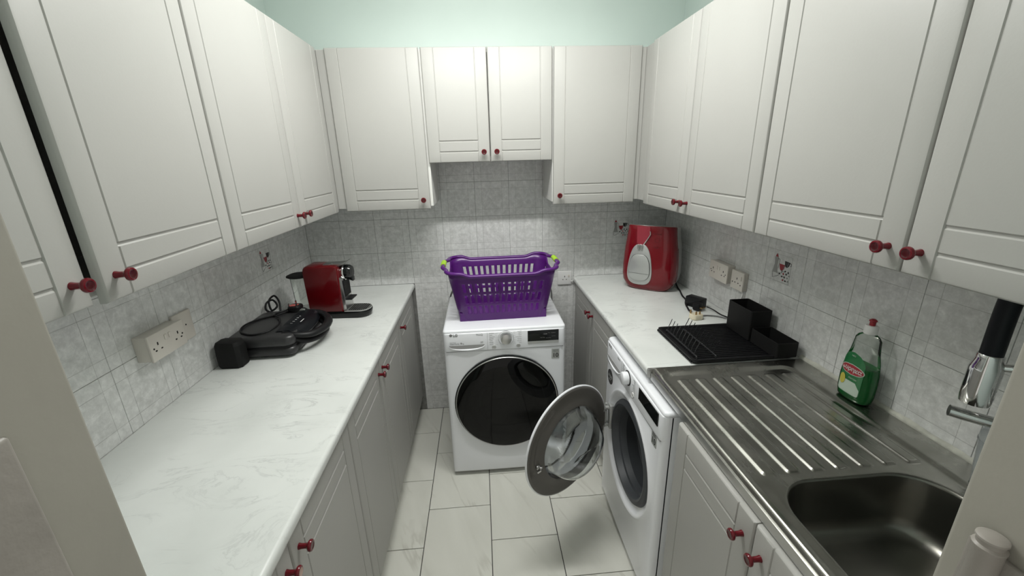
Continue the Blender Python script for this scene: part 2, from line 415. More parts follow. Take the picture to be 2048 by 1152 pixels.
# tiles
_tc = {}
def tile_mesh(x0, x1, z0, z1):
    k = tuple(round(v, 4) for v in (x0, x1, z0, z1))
    if k not in _tc:
        bm = B(); box(bm, x0+.0006, 0, z0+.0006, x1-.0006, 0.0042, z1-.0006, bev=0.0007, seg=1)
        bmesh.ops.recalc_face_normals(bm, faces=bm.faces)
        me = bpy.data.meshes.new('tile'); bm.to_mesh(me); bm.free(); me.materials.append(M['tile']); _tc[k] = me
    return _tc[k]
def place_tile(parent, wall, u0, u1, z0, z1, cu, cz):
    me = tile_mesh(u0-cu, u1-cu, z0-cz, z1-cz)
    o = bpy.data.objects.new('tile', me); COL.objects.link(o); o.parent = parent
    if wall == 'b': o.location = (cu, 0, cz)
    elif wall == 'l': o.location = (0, cu, cz); o.rotation_euler = (0, 0, pi/2)      # local x -> +y, front(-y) -> +x
    else: o.location = (RW, -cu, cz); o.rotation_euler = (0, 0, -pi/2)               # local x -> -y, front -> -x
    return o
def lattice(lo, hi, base, step=0.2):
    k = math.floor((lo-base)/step-1e-6); out = []
    while base+k*step < hi-1e-4:
        a, b = base+k*step, base+(k+1)*step
        aa, bb = max(a, lo), min(b, hi)
        if bb-aa > 0.012: out.append((aa, bb, (a+b)/2))
        k += 1
    return out
decor = {}
for (u0, u1, cu) in lattice(0.0, RW, 0.5945):
    for (z0, z1, cz) in lattice(0.0, 1.70, 0.1):
        if z0 >= 1.499 and not (0.6 < cu < 1.55): continue
        if z1 <= 0.9 and not (0.58 < cu < 1.8): continue
        t = place_tile(wall_back, 'b', u0, u1, z0, z1, cu, cz)
        if abs(cz-1.2) < .01 and abs(cu-1.8945) < .01: decor['b'] = t
for (u0, u1, cu) in lattice(YF, 0.0, -1.3856):
    for (z0, z1, cz) in lattice(0.88, 1.50, 0.1):
        t = place_tile(wall_left, 'l', u0, u1, z0, z1, cu, cz)
        if abs(cz-1.2) < .01 and abs(cu+0.4856) < .01: decor['l'] = t
for (u0, u1, cu) in lattice(0.0, -YF, 1.3379-1.2):
    for (z0, z1, cz) in lattice(0.88, 1.50, 0.1):
        t = place_tile(wall_right, 'r', u0, u1, z0, z1, cu, cz)
        if abs(cz-1.2) < .01 and abs(cu-1.0379) < .01: decor['r'] = t
# printed coffee motif on three of the tiles
def motif(parent):
    bm = B(); Y0, Y1 = -0.0006, -0.0001
    def bar(x0, z0, x1, z1, w, mi):
        d = Vector((x1-x0, z1-z0)); d.normalize(); n = Vector((-d.y, d.x))*w/2
        prism(bm, [(x0+n.x, z0+n.y), (x0-n.x, z0-n.y), (x1-n.x, z1-n.y), (x1+n.x, z1+n.y)], Y0, Y1, mi=mi)
    def poly(pts, mi): prism(bm, pts, Y0-0.0002, Y1, mi=mi)
    # thin frame
    for a in ((-.052, .068, .040, .068), (.040, .068, .040, -.058), (.040, -.058, -.045, -.060), (-.052, .068, -.05, .02)): bar(*a, 0.0006, 1)
    # coffee pot in grey with a red lid
    poly([(-.058, .052), (-.036, .052), (-.038, .020), (-.030, -.022), (-.062, -.022), (-.054, .020)], 1)
    for x in (-.052, -.047, -.042): bar(x, .050, x-.001, -.020, .0012, 3)
    poly([(-.056, .054), (-.038, .054), (-.044, .064), (-.047, .071), (-.050, .064)], 2)
    bar(-.036, .048, -.028, .045, .0015, 0); bar(-.028, .045, -.030, .004, .0015, 0)
    bar(-.060, -.022, -.056, -.048, .0015, 0); bar(-.056, -.048, -.022, -.030, .0015, 0); bar(-.022, -.03, -.028, -.018, .0012, 1)
    # red cup
    poly([(-.026, .026), (.006, .026), (.003, .008), (-.004, -.003), (-.016, -.003), (-.022, .008)], 2); bar(-.012, -.005, .006, -.007, .002, 0)
    poly([(.000, .022), (.004, .022), (-.001, .002), (-.004, .002)], 3)
    # black cup
    poly([(.002, .046), (.032, .044), (.028, .026), (.020, .018), (.010, .018), (.004, .028)], 0)
    for k in range(8):
        a0 = -1.2+k*0.35; bar(.031+.008*cos(a0), .034+.008*sin(a0), .031+.008*cos(a0+.35), .034+.008*sin(a0+.35), .002, 0)
    poly([(.022, .040), (.025, .040), (.021, .022), (.018, .022)], 3)
    # coffee beans
    rnd = random.Random(3)
    for i, (x, z) in enumerate([(.012, -.002), (.030, -.004), (-.008, -.012), (.004, -.016), (.020, -.014), (.036, -.018), (-.002, -.030), (.012, -.030), (.028, -.030), (.006, -.045), (.020, -.046), (.034, -.044), (-.018, -.020)]):
        a = rnd.random()*3; pts = [(x+.0052*cos(t)*cos(a)-.0038*sin(t)*sin(a), z+.0052*cos(t)*sin(a)+.0038*sin(t)*cos(a)) for t in [2*pi*j/10 for j in range(10)]]
        poly(pts, [0, 0, 1, 2, 0, 1][i % 6]); bar(x-.003*cos(a), z-.003*sin(a), x+.003*cos(a), z+.003*sin(a), .0009, 3)
    for v in bm.verts: v.co.z = -.06+(v.co.z+.06)*.82; v.co.x *= .92
    return obj('printed_motif', bm, ['darkprint', 'potprint', 'redprint', 'tile'], parent)
mo = motif(decor['r'])
for k in ('b', 'l'):
    c = mo.copy(); COL.objects.link(c); c.parent = decor[k]
for k in decor: decor[k]['label'] = 'wall tile printed with a coffee pot, cups and beans'

# floor tiles 0.30 x 0.40, running bond
_fc = {}
JX = [0.1065+.2985*k for k in range(-1, 8)]
JX = [0.704-.2985*2, 0.704-.2985, 0.704, 1.0025, 1.301, 1.5995, 1.898, 2.1965]
base = [-0.06, -0.265, -0.06, -0.257, -0.054, -0.257, -0.054]
for i in range(len(JX)-1):
    x0, x1 = max(JX[i], 0.0), min(JX[i+1], RW)
    y = base[i]+0.4
    while y > -2.85:
        y0, y1 = max(y-0.4, -2.88), min(y, 0.0)
        if y1-y0 > 0.02:
            k = (round(x1-x0, 3), round(y1-y0, 3))
            if k not in _fc:
                bm = B(); box(bm, -k[0]/2+.0015, -k[1]/2+.0015, -0.006, k[0]/2-.0015, k[1]/2-.0015, 0.0, bev=0.0006, seg=1)
                bmesh.ops.recalc_face_normals(bm, faces=bm.faces)
                me = bpy.data.meshes.new('floor_tile'); bm.to_mesh(me); bm.free(); me.materials.append(M['floor']); _fc[k] = me
            o = bpy.data.objects.new('floor_tile', _fc[k]); COL.objects.link(o); o.parent = floor; o.location = ((x0+x1)/2, (y0+y1)/2, 0)
        y -= 0.4

# door jambs of the opening the picture is taken from
t1 = B(); box(t1, 0.662, YF-0.30, 0, 0.700, YF, 2.058, bev=0.004, seg=3)
trim_1 = struct(obj('trim_1', t1, 'jamb', smooth=40))
s1 = B(); box(s1, 0.698, YF-0.145, 0.02, 0.7040, YF-0.052, 1.457, bev=0.0035, seg=3)
obj('keeper_plate', s1, 'jamb2', trim_1, smooth=40)
t2 = B(); box(t2, 1.52, YF-0.30, 0, 1.558, YF, 2.058, bev=0.005, seg=3)
trim_2 = struct(obj('trim_2', t2, 'jamb', smooth=40))
s2 = B()
lathe(s2, [(0.0, 1.2625), (0.0095, 1.2625), (0.0118, 1.2610), (0.0120, 1.259), (0.0105, 1.2565), (0.0105, 1.2530), (0.0128, 1.2510), (0.0128, 1.2490), (0.0122, 1.2480), (0.0122, 1.10), (0.0128, 1.098), (0.0128, 1.09), (0, 1.09)][::-1], 28, (1.507, YF-0.041, 0))
hinge = obj('door_hinge', s2, 'jamb2', trim_2, smooth=35); hinge['label'] = 'door hinge thick with old cream paint'
s3 = B(); box(s3, 1.514, YF-0.075, 1.09, 1.5205, YF-0.02, 1.24, bev=0.002)
obj('hinge_leaf', s3, 'jamb2', trim_2, smooth=40)
t3 = B(); box(t3, 0.662, YF-0.30, 2.060, 1.558, YF, 2.095, bev=0.004)
trim_3 = struct(obj('trim_3', t3, 'jamb', smooth=40))

# ------------------------------------------------------------------ cabinets (local: x width, front towards -y, z up)
def knob_bm():
    bm = B()
    prof = [(0.0075, 0.0), (0.0070, -0.003), (0.0060, -0.008), (0.0058, -0.016), (0.0068, -0.0205), (0.0108, -0.0230), (0.0130, -0.0250), (0.0132, -0.0282), (0.0120, -0.0308), (0.0090, -0.0315)]
    lathe(bm, prof, 20, axis='y', cap0=True, cap1=False)
    n0 = len(bm.faces)
    lathe(bm, [(0.0090, -0.0315), (0.0072, -0.0308), (0.0060, -0.0306), (0.0, -0.0306)], 20, axis='y', cap0=False, cap1=True, mi=1)
    return bm
_kb = knob_bm(); bmesh.ops.recalc_face_normals(_kb, faces=_kb.faces)
KN = bpy.data.meshes.new('knob'); _kb.to_mesh(KN); _kb.free(); KN.materials.append(M['redknob']); KN.materials.append(M['knobdot'])
KN.polygons.foreach_set('use_smooth', [True]*len(KN.polygons)); KN.set_sharp_from_angle(angle=radians(50))
KN2 = KN.copy(); KN2.materials[1] = M['knobworn']

def door_bm(w, h, gx=0.0575, gz=(0.05, 0.10), top=False, t=0.018):
    """shaker-like foil door: two full height V grooves, two short cross grooves near the bottom (or top)"""
    g = 0.0045; dp = 0.0038; er = [(0.0, 0.0065), (0.0012, 0.0035), (0.0035, 0.0012), (0.0075, 0.0)]
    gv = 0.0026
    xs = [a for a, _ in er]+[gx-gv, gx-gv*.3, gx+gv*.3, gx+gv, w-gx-gv, w-gx-gv*.3, w-gx+gv*.3, w-gx+gv]+[w-a for a, _ in er[::-1]]
    zz = [(h-a) if top else a for a in gz]; zz.sort()
    zs = [a for a, _ in er]+[v for z in zz for v in (z-g, z-g*.35, z+g*.35, z+g)]+[h-a for a, _ in er[::-1]]
    def edge(v, L):
        d = min(v, L-v)
        for (a, b), (c, e) in zip(er, er[1:]):
            if d <= c+1e-9: return b+(e-b)*(d-a)/(c-a)
        return 0
    def groove(v, cs, g=g, dp=dp):
        m = 0
        for c in cs:
            d = abs(v-c)
            m = max(m, dp if d < g*.5 else 0)
        return m
    bm = B(); grid = []
    for z in zs:
        row = []
        for x in xs:
            e = max(edge(x, w), edge(z, h))
            d = groove(x, (gx, w-gx), gv, .0022)
            if gx-gv*.5 < x < w-gx+gv*.5: d = max(d, groove(z, zz))
            row.append(bm.verts.new((x, -t+e+d, z)))
        grid.append(row)
    nz, nx = len(zs), len(xs)
    for i in range(nz-1):
        for j in range(nx-1): bm.faces.new((grid[i][j], grid[i][j+1], grid[i+1][j+1], grid[i+1][j]))
    # sides and back
    bd = [grid[0][j] for j in range(nx)]+[grid[i][-1] for i in range(1, nz)]+[grid[-1][j] for j in range(nx-2, -1, -1)]+[grid[i][0] for i in range(nz-2, 0, -1)]
    bk = [bm.verts.new((v.co.x, -0.0005, v.co.z)) for v in bd]
    n = len(bd)
    for i in range(n):
        j = (i+1) % n; bm.faces.new((bd[j], bd[i], bk[i], bk[j]))
    bm.faces.new(bk)
    return bm
def cabinet(name, label, loc, rz, W_, D, z0, z1, doors, dz0, dz1, base=False, group=None, extra=None, x0=0.0):
    """doors: (xa, xb, knob side 'l'/'r', worn)"""
    r = thing(name, label, 'cabinet', loc, rz, group)
    bm = B()
    if 'sink base' in label:      # open-topped carcass: side panels, floor and back
        box(bm, x0, 0, z0, x0+.018, D, z1); box(bm, W_-.018, 0, z0, W_, D, z1); box(bm, x0+.018, 0, z0, W_-.018, D, z0+.018); box(bm, x0+.018, D-.008, z0+.018, W_-.018, D, z1)
        box(bm, x0+.018, 0, z1-.09, W_-.018, .012, z1)
    else:
        t_ = .016
        box(bm, x0, 0, z0, x0+t_, D, z1); box(bm, W_-t_, 0, z0, W_, D, z1); box(bm, x0+t_, 0, z0, W_-t_, D, z0+t_); box(bm, x0+t_, 0, z1-t_, W_-t_, D, z1); box(bm, x0+t_, D-.006, z0+t_, W_-t_, D, z1-t_)
    obj('carcass', bm, 'carcass', r)
    if base:
        bm = B(); box(bm, x0, 0.05, 0.0, W_, D-.01, z0-0.0005); obj('plinth', bm, 'cab', r)
    for (xa, xb, side, worn, *aj) in doors:
        bm = door_bm(xb-xa, dz1-dz0, top=base, gz=(0.065, 0.115) if base else (0.05, 0.10))
        d = obj('door', bm, 'cab', r, smooth=28, loc=(xa, -0.001, dz0))
        if aj: f_ = radians(aj[0]); w_ = xb-xa; d.rotation_euler = (0, 0, f_); d.location = (xb-w_*cos(f_), -0.001-w_*sin(f_), dz0)
        k = bpy.data.objects.new('knob', KN2 if worn else KN); COL.objects.link(k); k.parent = d
        kx = 0.030 if side == 'l' else (xb-xa)-0.030
        k.location = (kx, -0.017, (dz1-dz0-0.062) if base else 0.047)
    if extra: extra(r)
    return r
G = 0.0015
GW = 'wall cupboards'; GB = 'base cupboards'
# left wall run: faces +x ; local x -> world +y
def fillerL(r): obj('filler', bbox(0.909, -0.010, 1.402, 0.9395, 0.0, 2.116, bev=0.001), 'cab', r)
def fillerR(r): obj('filler', bbox(0.001, -0.010, 1.402, 0.105, 0.0, 2.116, bev=0.001), 'cab', r)
cabinet('wall_cabinet', 'left wall double wall cupboard nearest the doorway, dark gap open between its doors', (0.301, YF+0.012, 0), pi/2, 0.893-.0, 0.299, 1.40, 2.118,
        [(0.0, 0.434, 'r', 0), (0.443, 0.893-G, 'l', 0, 2.1)], 1.388, 2.12, group=GW)
cabinet('wall_cabinet', 'left wall double wall cupboard over the coffee machine, next to the room corner', (0.301, -1.243, 0), pi/2, 0.941, 0.299, 1.40, 2.118,
        [(G, 0.457, 'r', 0), (0.460, 0.906, 'l', 0)], 1.388, 2.12, group=GW, extra=fillerL)
# right wall run: faces -x ; local x -> world -y
cabinet('wall_cabinet', 'right wall double wall cupboard over the air fryer, next to the room corner', (RW-.301, -0.302, 0), -pi/2, 0.983, 0.299, 1.40, 2.118,
        [(0.108, 0.528, 'r', 0), (0.531, 0.983-G, 'l', 0)], 1.388, 2.12, group=GW, extra=fillerR)
cabinet('wall_cabinet', 'right wall double wall cupboard over the sink and tap', (RW-.301, -1.2875, 0), -pi/2, 0.855, 0.299, 1.40, 2.118,
        [(G, 0.448, 'r', 0), (0.451, 0.853, 'l', 0)], 1.388, 2.12, group=GW)
# back wall
def fl(r): obj('filler', bbox(-0.0095, -0.010, 1.402, 0.0285, 0.0, 2.116, bev=0.001), 'cab', r)
cabinet('wall_cabinet', 'single wall cupboard on the back wall, left of the short pair', (0.322, -0.301, 0), 0, 0.462, 0.299, 1.402, 2.118,
        [(0.0285, 0.4495, 'r', 0)], 1.388, 2.122, group=GW, extra=fl)
cabinet('wall_cabinet', 'short double wall cupboard in the middle of the back wall above the basket', (0.7855, -0.301, 0), 0, 0.6135, 0.299, 1.622, 2.118,
        [(-0.004, 0.300, 'r', 0), (0.303, 0.6110, 'l', 0)], 1.611, 2.122, group=GW)
def fr(r): obj('filler', bbox(0.4335, -0.010, 1.402, 0.4545, 0.0, 2.116, bev=0.001), 'cab', r)
cabinet('wall_cabinet', 'single wall cupboard on the back wall, right of the short pair', (1.4005, -0.301, 0), 0, 0.4625, 0.299, 1.402, 2.118,
        [(0.0035, 0.4325, 'l', 0)], 1.388, 2.122, group=GW, extra=fr)
# left base run
XD = 0.559
def base_left(label, ya, yb, doors, extra=None):
    cabinet('base_cabinet', label, (XD, ya, 0), pi/2, yb-ya-.001, XD-0.004, 0.105, 0.866, doors, 0.108, 0.862, base=True, group=GB, extra=extra)
base_left('left run double base cupboard nearest the doorway, with a worn pale knob face', YF+0.010, -1.335, [(0.0, 0.388, 'r', 1), (0.391, 0.804, 'l', 0)])
base_left('left run double base cupboard in the middle, its two knobs below the coffee machine', -1.334, -0.489, [(G, 0.4175, 'r', 0), (0.4205, 0.843, 'l', 0)])
def fb(r): obj('filler', bbox(0.432, -0.015, 0.108, 0.483, 0.0, 0.862, bev=0.001), 'cab', r)
base_left('left run single base cupboard at the back wall', -0.488, -0.004, [(0.0, 0.429, 'l', 0)], extra=fb)
# right base run
XR = 1.619
cabinet('base_cabinet', 'right run double base cupboard between the back wall and the washing machine', (XR, -0.004, 0), -pi/2, 0.792, RW-XR-.004, 0.105, 0.866,
        [(0.022, 0.4095, 'r', 0), (0.4125, 0.792, 'l', 0)], 0.108, 0.862, base=True, group=GB)
cabinet('base_cabinet', 'double sink base cupboard beside the washing machine', (1.603, -1.458, 0), -pi/2, 0.680, RW-1.603-.004, 0.105, 0.862,
        [(0.0, 0.3555, 'r', 0), (0.3585, 0.678, 'l', 0)], 0.108, 0.858, base=True, group=GB)

# ------------------------------------------------------------------ worktops
def worktop(name, label, y0, y1, xw, xf, z=0.90, th=0.030):
    """profile in xz extruded along y; front edge at xf is rounded"""
    s = 1 if xf > xw else -1
    R = 0.012; prof = [(xw, z-th), (xw, z)]
    for k in range(7):
        a = pi/2-k*(pi/2)/6; prof.append((xf-s*R+s*R*cos(a), z-R+R*sin(a)))
    for k in range(4):
        a = -k*(pi/2)/3; prof.append((xf-s*0.008+s*0.008*cos(a), z-th+0.008+0.008*sin(a)))
    bm = B(); prism(bm, prof, y0, y1, 'xz')
    o = obj(name, bm, 'marble', smooth=35); tag(o, label, 'worktop'); return o
worktop('worktop', 'long marble-pattern worktop along the left wall', YF+.012, -0.002, 0.002, 0.593)
worktop('worktop', 'marble-pattern worktop on the right under the air fryer and dish rack', -1.207, -0.002, RW-0.002, 1.588)
js = B(); box(js, 1.5865, -1.216, 0.868, 2.158, -1.2075, 0.9035, bev=0.001)
tag(obj('joint_strip', js, 'silver'), 'metal joint strip between right worktop and sink', 'strip')

# ------------------------------------------------------------------ stainless sink top
sink = thing('sink_unit', 'stainless steel sink with ribbed drainer and single bowl on the right', 'sink', (1.59, -1.217, 0.86))
SX0, SY0, SZ = 1.59, -1.217, 0.86
def ss(a, b, x):
    t = min(1, max(0, (x-a)/(b-a))); return t*t*(3-2*t)
def sd_rr(x, y, cx, cy, hx, hy, r):
    dx, dy = abs(x-cx)-hx+r, abs(y-cy)-hy+r
    return sqrt(max(dx, 0)**2+max(dy, 0)**2)+min(max(dx, dy), 0)-r
RIB = [1.658+0.0612*i for i in range(7)]
def sink_h(x, y):
    h = 0.9065
    d = sd_rr(x, y, 1.8455, -1.700, 0.2305, 0.443, 0.035)
    h -= 0.0065*ss(0.010, -0.012, d)
    for rx in RIB:
        dr = sd_rr(x, y, rx+0.014, -1.510, 0.0150, 0.216, 0.005)
        h += 0.0042*ss(0.0035, -0.0035, dr)
    # front roll
    if x < 1.614: h -= 0.016*(1-sqrt(max(0, 1-((1.614-x)/0.0125)**2))) if x > 1.6015 else 0.016
    return h
HX0, HX1, HY0, HY1 = 1.6400, 2.0600, -2.12, -1.7400
xs = [1.6015, 1.6018, 1.6025, 1.604, 1.606, 1.609, 1.612, 1.615]; x = 1.619
while x < 2.152: xs.append(x); x += 0.0029
xs = sorted(set([round(v, 5) for v in xs if abs(v-HX0) > .0014 and abs(v-HX1) > .0014]+[HX0, HX1, 2.153]))
ys = []; y = -1.217
while y > -2.142:
    ys.append(y)
    y -= 0.003 if (y > -1.31 or (-1.75 < y < -1.70)) else 0.012
ys = sorted(set([round(v, 5) for v in ys if abs(v-HY0) > .0014 and abs(v-HY1) > .0014]+[HY0, HY1, -2.142]))
bm = B(); grid = [[bm.verts.new((x-SX0, y-SY0, sink_h(x, y)-SZ)) for x in xs] for y in ys]
for i in range(len(ys)-1):
    for j in range(len(xs)-1):
        if xs[j] > HX0-1e-5 and xs[j+1] < HX1+1e-5 and ys[i] > HY0-1e-5 and ys[i+1] < HY1+1e-5: continue
        bm.faces.new((grid[i][j], grid[i][j+1], grid[i+1][j+1], grid[i+1][j]))
# skirt under the front roll
r0 = [grid[i][0] for i in range(len(ys))]; r1 = [bm.verts.new((0.0118, y-SY0, 0.886-SZ)) for y in ys]; r2 = [bm.verts.new((0.018, y-SY0, 0.886-SZ)) for y in ys]
for a, b in ((r0, r1), (r1, r2)):
    for i in range(len(ys)-1): bm.faces.new((a[i], a[i+1], b[i+1], b[i]))
obj('drainer_top', bm, 'steel', sink, smooth=60)
# bowl
bcx, bcy, bhx, bhy = 1.844, -1.940, 0.196, 0.192
def bl(k, z, off, r):
    return [(px-SX0, py-SY0, z-SZ) for px, py in rrect(bhx-off, bhy-off, r, 10, bcx, bcy)]
loops = []
n_per = 11
rect = []
for px, py in rrect(bhx, bhy, 0.10, 10, bcx, bcy):   # project outwards to the square hole edge
    dx, dy = px-bcx, py-bcy
    cxh, cyh = (HX0+HX1)/2, (HY0+HY1)/2
    hx, hy = (HX1-HX0)/2, (HY1-HY0)/2
    k = max(abs(px-cxh)/hx, abs(py-cyh)/hy); rect.append((cxh+(px-cxh)/k, cyh+(py-cyh)/k))
# snap nearest points to the corners
for cx_, cy_ in ((HX0, HY0), (HX0, HY1), (HX1, HY0), (HX1, HY1)):
    i = min(range(len(rect)), key=lambda i: (rect[i][0]-cx_)**2+(rect[i][1]-cy_)**2); rect[i] = (cx_, cy_)
loops.append([(a-SX0, b-SY0, 0.9000-SZ) for a, b in rect])
for off, z, r in ((-0.004, 0.9001, 0.104), (0.0, 0.8992, 0.10), (0.003, 0.8965, 0.098), (0.0045, 0.892, 0.096), (0.008, 0.86, 0.092), (0.014, 0.79, 0.086), (0.020, 0.768, 0.08), (0.032, 0.756, 0.07), (0.050, 0.751, 0.055), (0.09, 0.749, 0.04)):
    loops.append(bl(0, z, off, r))
bm = B(); loft(bm, loops, cap0=False, cap1=True)
for f in bm.faces:
    if f.calc_center_median().z > 0.8985-SZ: f.material_index = 1
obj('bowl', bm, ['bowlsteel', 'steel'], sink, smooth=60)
bm = B(); lathe(bm, [(0.040, 0.0), (0.040, 0.002), (0.032, 0.003), (0.028, 0.0005), (0.0, 0.0005)], 28, (bcx-SX0, bcy-SY0-.03, 0.749-SZ)); obj('drain', bm, 'chrome', sink, smooth=40)
bm = B(); box(bm, 0.0075, -0.925, 0.003, 0.0135, -0.001, 0.0285); obj('front_band', bm, 'silver', sink)
# caulk bead along the wall
bm = B(); pts = []
rows = []
for i in range(190):
    y = -1.20-i*0.005
    w = 0.008+0.005*noise.noise(Vector((0, y*14, 1)))+0.004*noise.noise(Vector((2, y*60, 1))); h = 0.008+0.004*noise.noise(Vector((4, y*16, 1)))+0.002*noise.noise(Vector((7, y*70, 1)))
    rows.append([(RW-.0005, y, 0.898), (RW-0.0005, y, 0.9075+h), (RW-w*.4, y, 0.9075+h*.7), (RW-w*.95, y, 0.9085), (RW-w-.001, y, 0.898)])
loft(bm, rows, closed=False)
tag(obj('caulk_bead', bm, 'caulk', smooth=60), 'ragged white sealant bead along the wall behind the sink', 'sealant')
struct_caulk = None

# ------------------------------------------------------------------ laundry machines
def washer_body(r, kind):
    """local: centre x=0, front y=0 plane, body behind +y, z up"""
    Wd, Dp, H = 0.595, 0.535, 0.848
    hx = Wd/2
    # casing
    bm = B()
    prof = [(-hx, 0.028), (-hx, Dp), (hx, Dp), (hx, 0.028)]
    if kind == 'dryer': prism(bm, prof, 0.012, 0.833, 'xy', bev=0.002)
    else:
        box(bm, -hx, 0.028, 0.012, -hx+.012, Dp, 0.833, bev=.002); box(bm, hx-.012, 0.028, 0.012, hx, Dp, 0.833, bev=.002); box(bm, -hx+.012, Dp-.01, 0.012, hx-.012, Dp, 0.833); box(bm, -hx+.012, .028, 0.012, hx-.012, Dp-.01, 0.03)
    obj('casing', bm, 'white', r, smooth=35)
    # top lid
    bm = B(); l = []
    for z, o in ((0.8345, 0.0), (0.8395, 0.0), (0.8445, 0.0025), (0.8475, 0.007), (0.848, 0.012)):
        l.append([(x, y, z) for x, y in rrect(hx-o, (Dp-0.006)/2-o*.9, 0.018, 5, 0, (Dp-0.006)/2+0.004)])
    loft(bm, l); obj('lid', bm, 'white', r, smooth=50)
    # front panel with round dish
    fz0, fz1 = 0.020, 0.833
    cz, Rd = (0.442, 0.266) if kind == 'dryer' else (0.475, 0.248)
    cxo = 0.0 if kind == 'dryer' else 0.010
    N = 96
    zc_ = (fz0+fz1)/2; hz = (fz1-fz0)/2
    def outline(off):
        out = []
        for i in range(N):
            a = 2*pi*i/N; dx, dz = cos(a), sin(a)
            ks = []
            if dx > 1e-9: ks.append((hx-cxo)/dx)
            if dx < -1e-9: ks.append((-hx-cxo)/dx)
            if dz > 1e-9: ks.append((fz1-cz)/dz)
            if dz < -1e-9: ks.append((fz0-cz)/dz)
            k = min(ks); out.append([cxo+dx*k, cz+dz*k])
        for X in (-hx, hx):
            for Z in (fz0, fz1):
                i = min(range(N), key=lambda i: (out[i][0]-X)**2+(out[i][1]-Z)**2); out[i] = [X, Z]
        return [(x*(hx-off)/hx, zc_+(z-zc_)*(hz-off)/hz) for x, z in out]
    rim = outline(0)
    def circ(R):
        return [(cxo+R*cos(2*pi*i/N), cz+R*sin(2*pi*i/N)) for i in range(N)]
    bm = B(); L = []
    def bow(x): return 0.004*(x/hx)**2      # panel is gently bowed
    for off, y in ((0.0, 0.030), (0.0, 0.020), (0.0018, 0.011), (0.006, 0.005), (0.013, 0.0015), (0.022, 0.0)): L.append([(x, y+bow(x), z) for x, z in outline(off)])
    L.append([(x, 0.0+bow(x), z) for x, z in circ(Rd+0.004)])
    if kind == 'dryer':
        for R, y in ((Rd-.002, 0.002), (Rd-.006, 0.010), (Rd-0.03, 0.014)): L.append([(x, y, z) for x, z in circ(R)])
        loft(bm, L, cap0=False, cap1=True)
    else:
        for R, y in ((Rd-.003, -0.004), (Rd-.009, -0.006), (Rd-0.018, 0.0), (Rd-0.028, 0.010), (0.205, 0.016), (0.190, 0.018), (0.188, 0.05)): L.append([(x, y, z) for x, z in circ(R)])
        loft(bm, L, cap0=False, cap1=False)
    obj('front_panel', bm, 'white', r, smooth=55)
    # seam under the control panel, drawer seam, plinth seam
    bm = B()
    box(bm, -hx*.96, -0.0004, 0.7374, hx*.96, 0.006, 0.7382); box(bm, -0.0853, -0.0031, 0.738, -0.0845, 0.006, 0.832)
    o = obj('seam', bm, 'greyprint', r)
    # control fascia : slightly proud slab above the seam
    bm = B(); rows_ = []
    xf_ = [-(hx-.0005), -(hx-.002), -(hx-.006), -(hx-.013)]+[-.27+.54*i/26 for i in range(27)]+[hx-.013, hx-.006, hx-.002, hx-.0005]
    ed = lambda x: 0.018*max(0, (abs(x)-(hx-.014))/.0135)**2
    for z, y in ((0.7385, 0.004), (0.7388, -0.0005), (0.7400, -0.0022), (0.7425, -0.0028), (0.8285, -0.0028), (0.8315, -0.0018), (0.8332, 0.0005), (0.8338, 0.0040)):
        rows_.append([(x, y+bow(x)+ed(x), z) for x in xf_])
    loft(bm, rows_, closed=False)
    obj('control_fascia', bm, 'white', r, smooth=50)
    yf = -0.0032
    # display
    dx0, dx1 = (0.110, 0.262) if kind == 'dryer' else (0.100, 0.264)
    dz0, dz1 = (0.760, 0.829) if kind == 'dryer' else (0.778, 0.826)
    bm = B(); box(bm, dx0, -0.0030, dz0, dx1, 0.006, dz1, bev=0.0010)
    d = obj('display', bm, 'blackgl', r)
    if kind == 'dryer':
        bm = B(); box(bm, dx0, -0.0036, dz0-.0004, dx1, 0.005, dz0+0.0135); obj('display_trim', bm, 'silverpl', r)
        bm = B(); yd = -0.0032
        for tx, s, x, z in (('Cupboard', .005, .225, .812), ('Iron', .005, .210, .812), ('18:88', .009, .185, .806), ('Less Time', .0045, .228, .795), ('Remote Start', .0045, .200, .786), ('Anti Crease', .0045, .172, .790)):
            add_text(bm, tx, s, at(x, yd, z))
        obj('display_print', bm, 'greyprint', d)
    # knob
    kx, kz = (0.005, 0.7985) if kind == 'dryer' else (-0.010, 0.800)
    if kind == 'dryer':
        bm = B()
        lathe(bm, [(0.0365, 0.0), (0.0365, -0.004), (0.0350, -0.0055), (0.0320, -0.0045), (0.0300, -0.003)], 40, (kx, yf+.001, kz), 'y', cap1=True); 
        k = obj('dial_ring', bm, 'white', r, smooth=40)
        bm = B(); lathe(bm, [(0.0378, 0.001), (0.0378, -0.0015), (0.0366, -0.002)], 40, (kx, yf+.001, kz), 'y', cap0=False, cap1=False); obj('dial_bezel', bm, 'greyprint', r, smooth=40)
        bm = B(); lathe(bm, [(0.0262, -0.003), (0.0262, -0.016), (0.0252, -0.0185), (0.0230, -0.0195), (0.0, -0.0190)], 40, (kx, yf, kz), 'y'); obj('dial', bm, 'silver', r, smooth=40)
    else:
        bm = B(); lathe(bm, [(0.0300, 0.002), (0.0300, -0.0015), (0.0290, -0.002), (0.0, -0.002)], 40, (kx, yf, kz), 'y'); obj('dial_ring', bm, 'black', r, smooth=40)
        bm = B(); lathe(bm, [(0.0255, -0.002), (0.0255, -0.021), (0.0245, -0.0235), (0.0220, -0.025), (0.0, -0.0245)], 40, (kx, yf, kz), 'y'); obj('dial', bm, 'white', r, smooth=40)
    # buttons
    btn = ((-0.0545, 0.7545, 'O'), (0.0640, 0.7560, '>II')) if kind == 'dryer' else ((-0.060, 0.778, 'O'), (0.050, 0.762, '>II'))
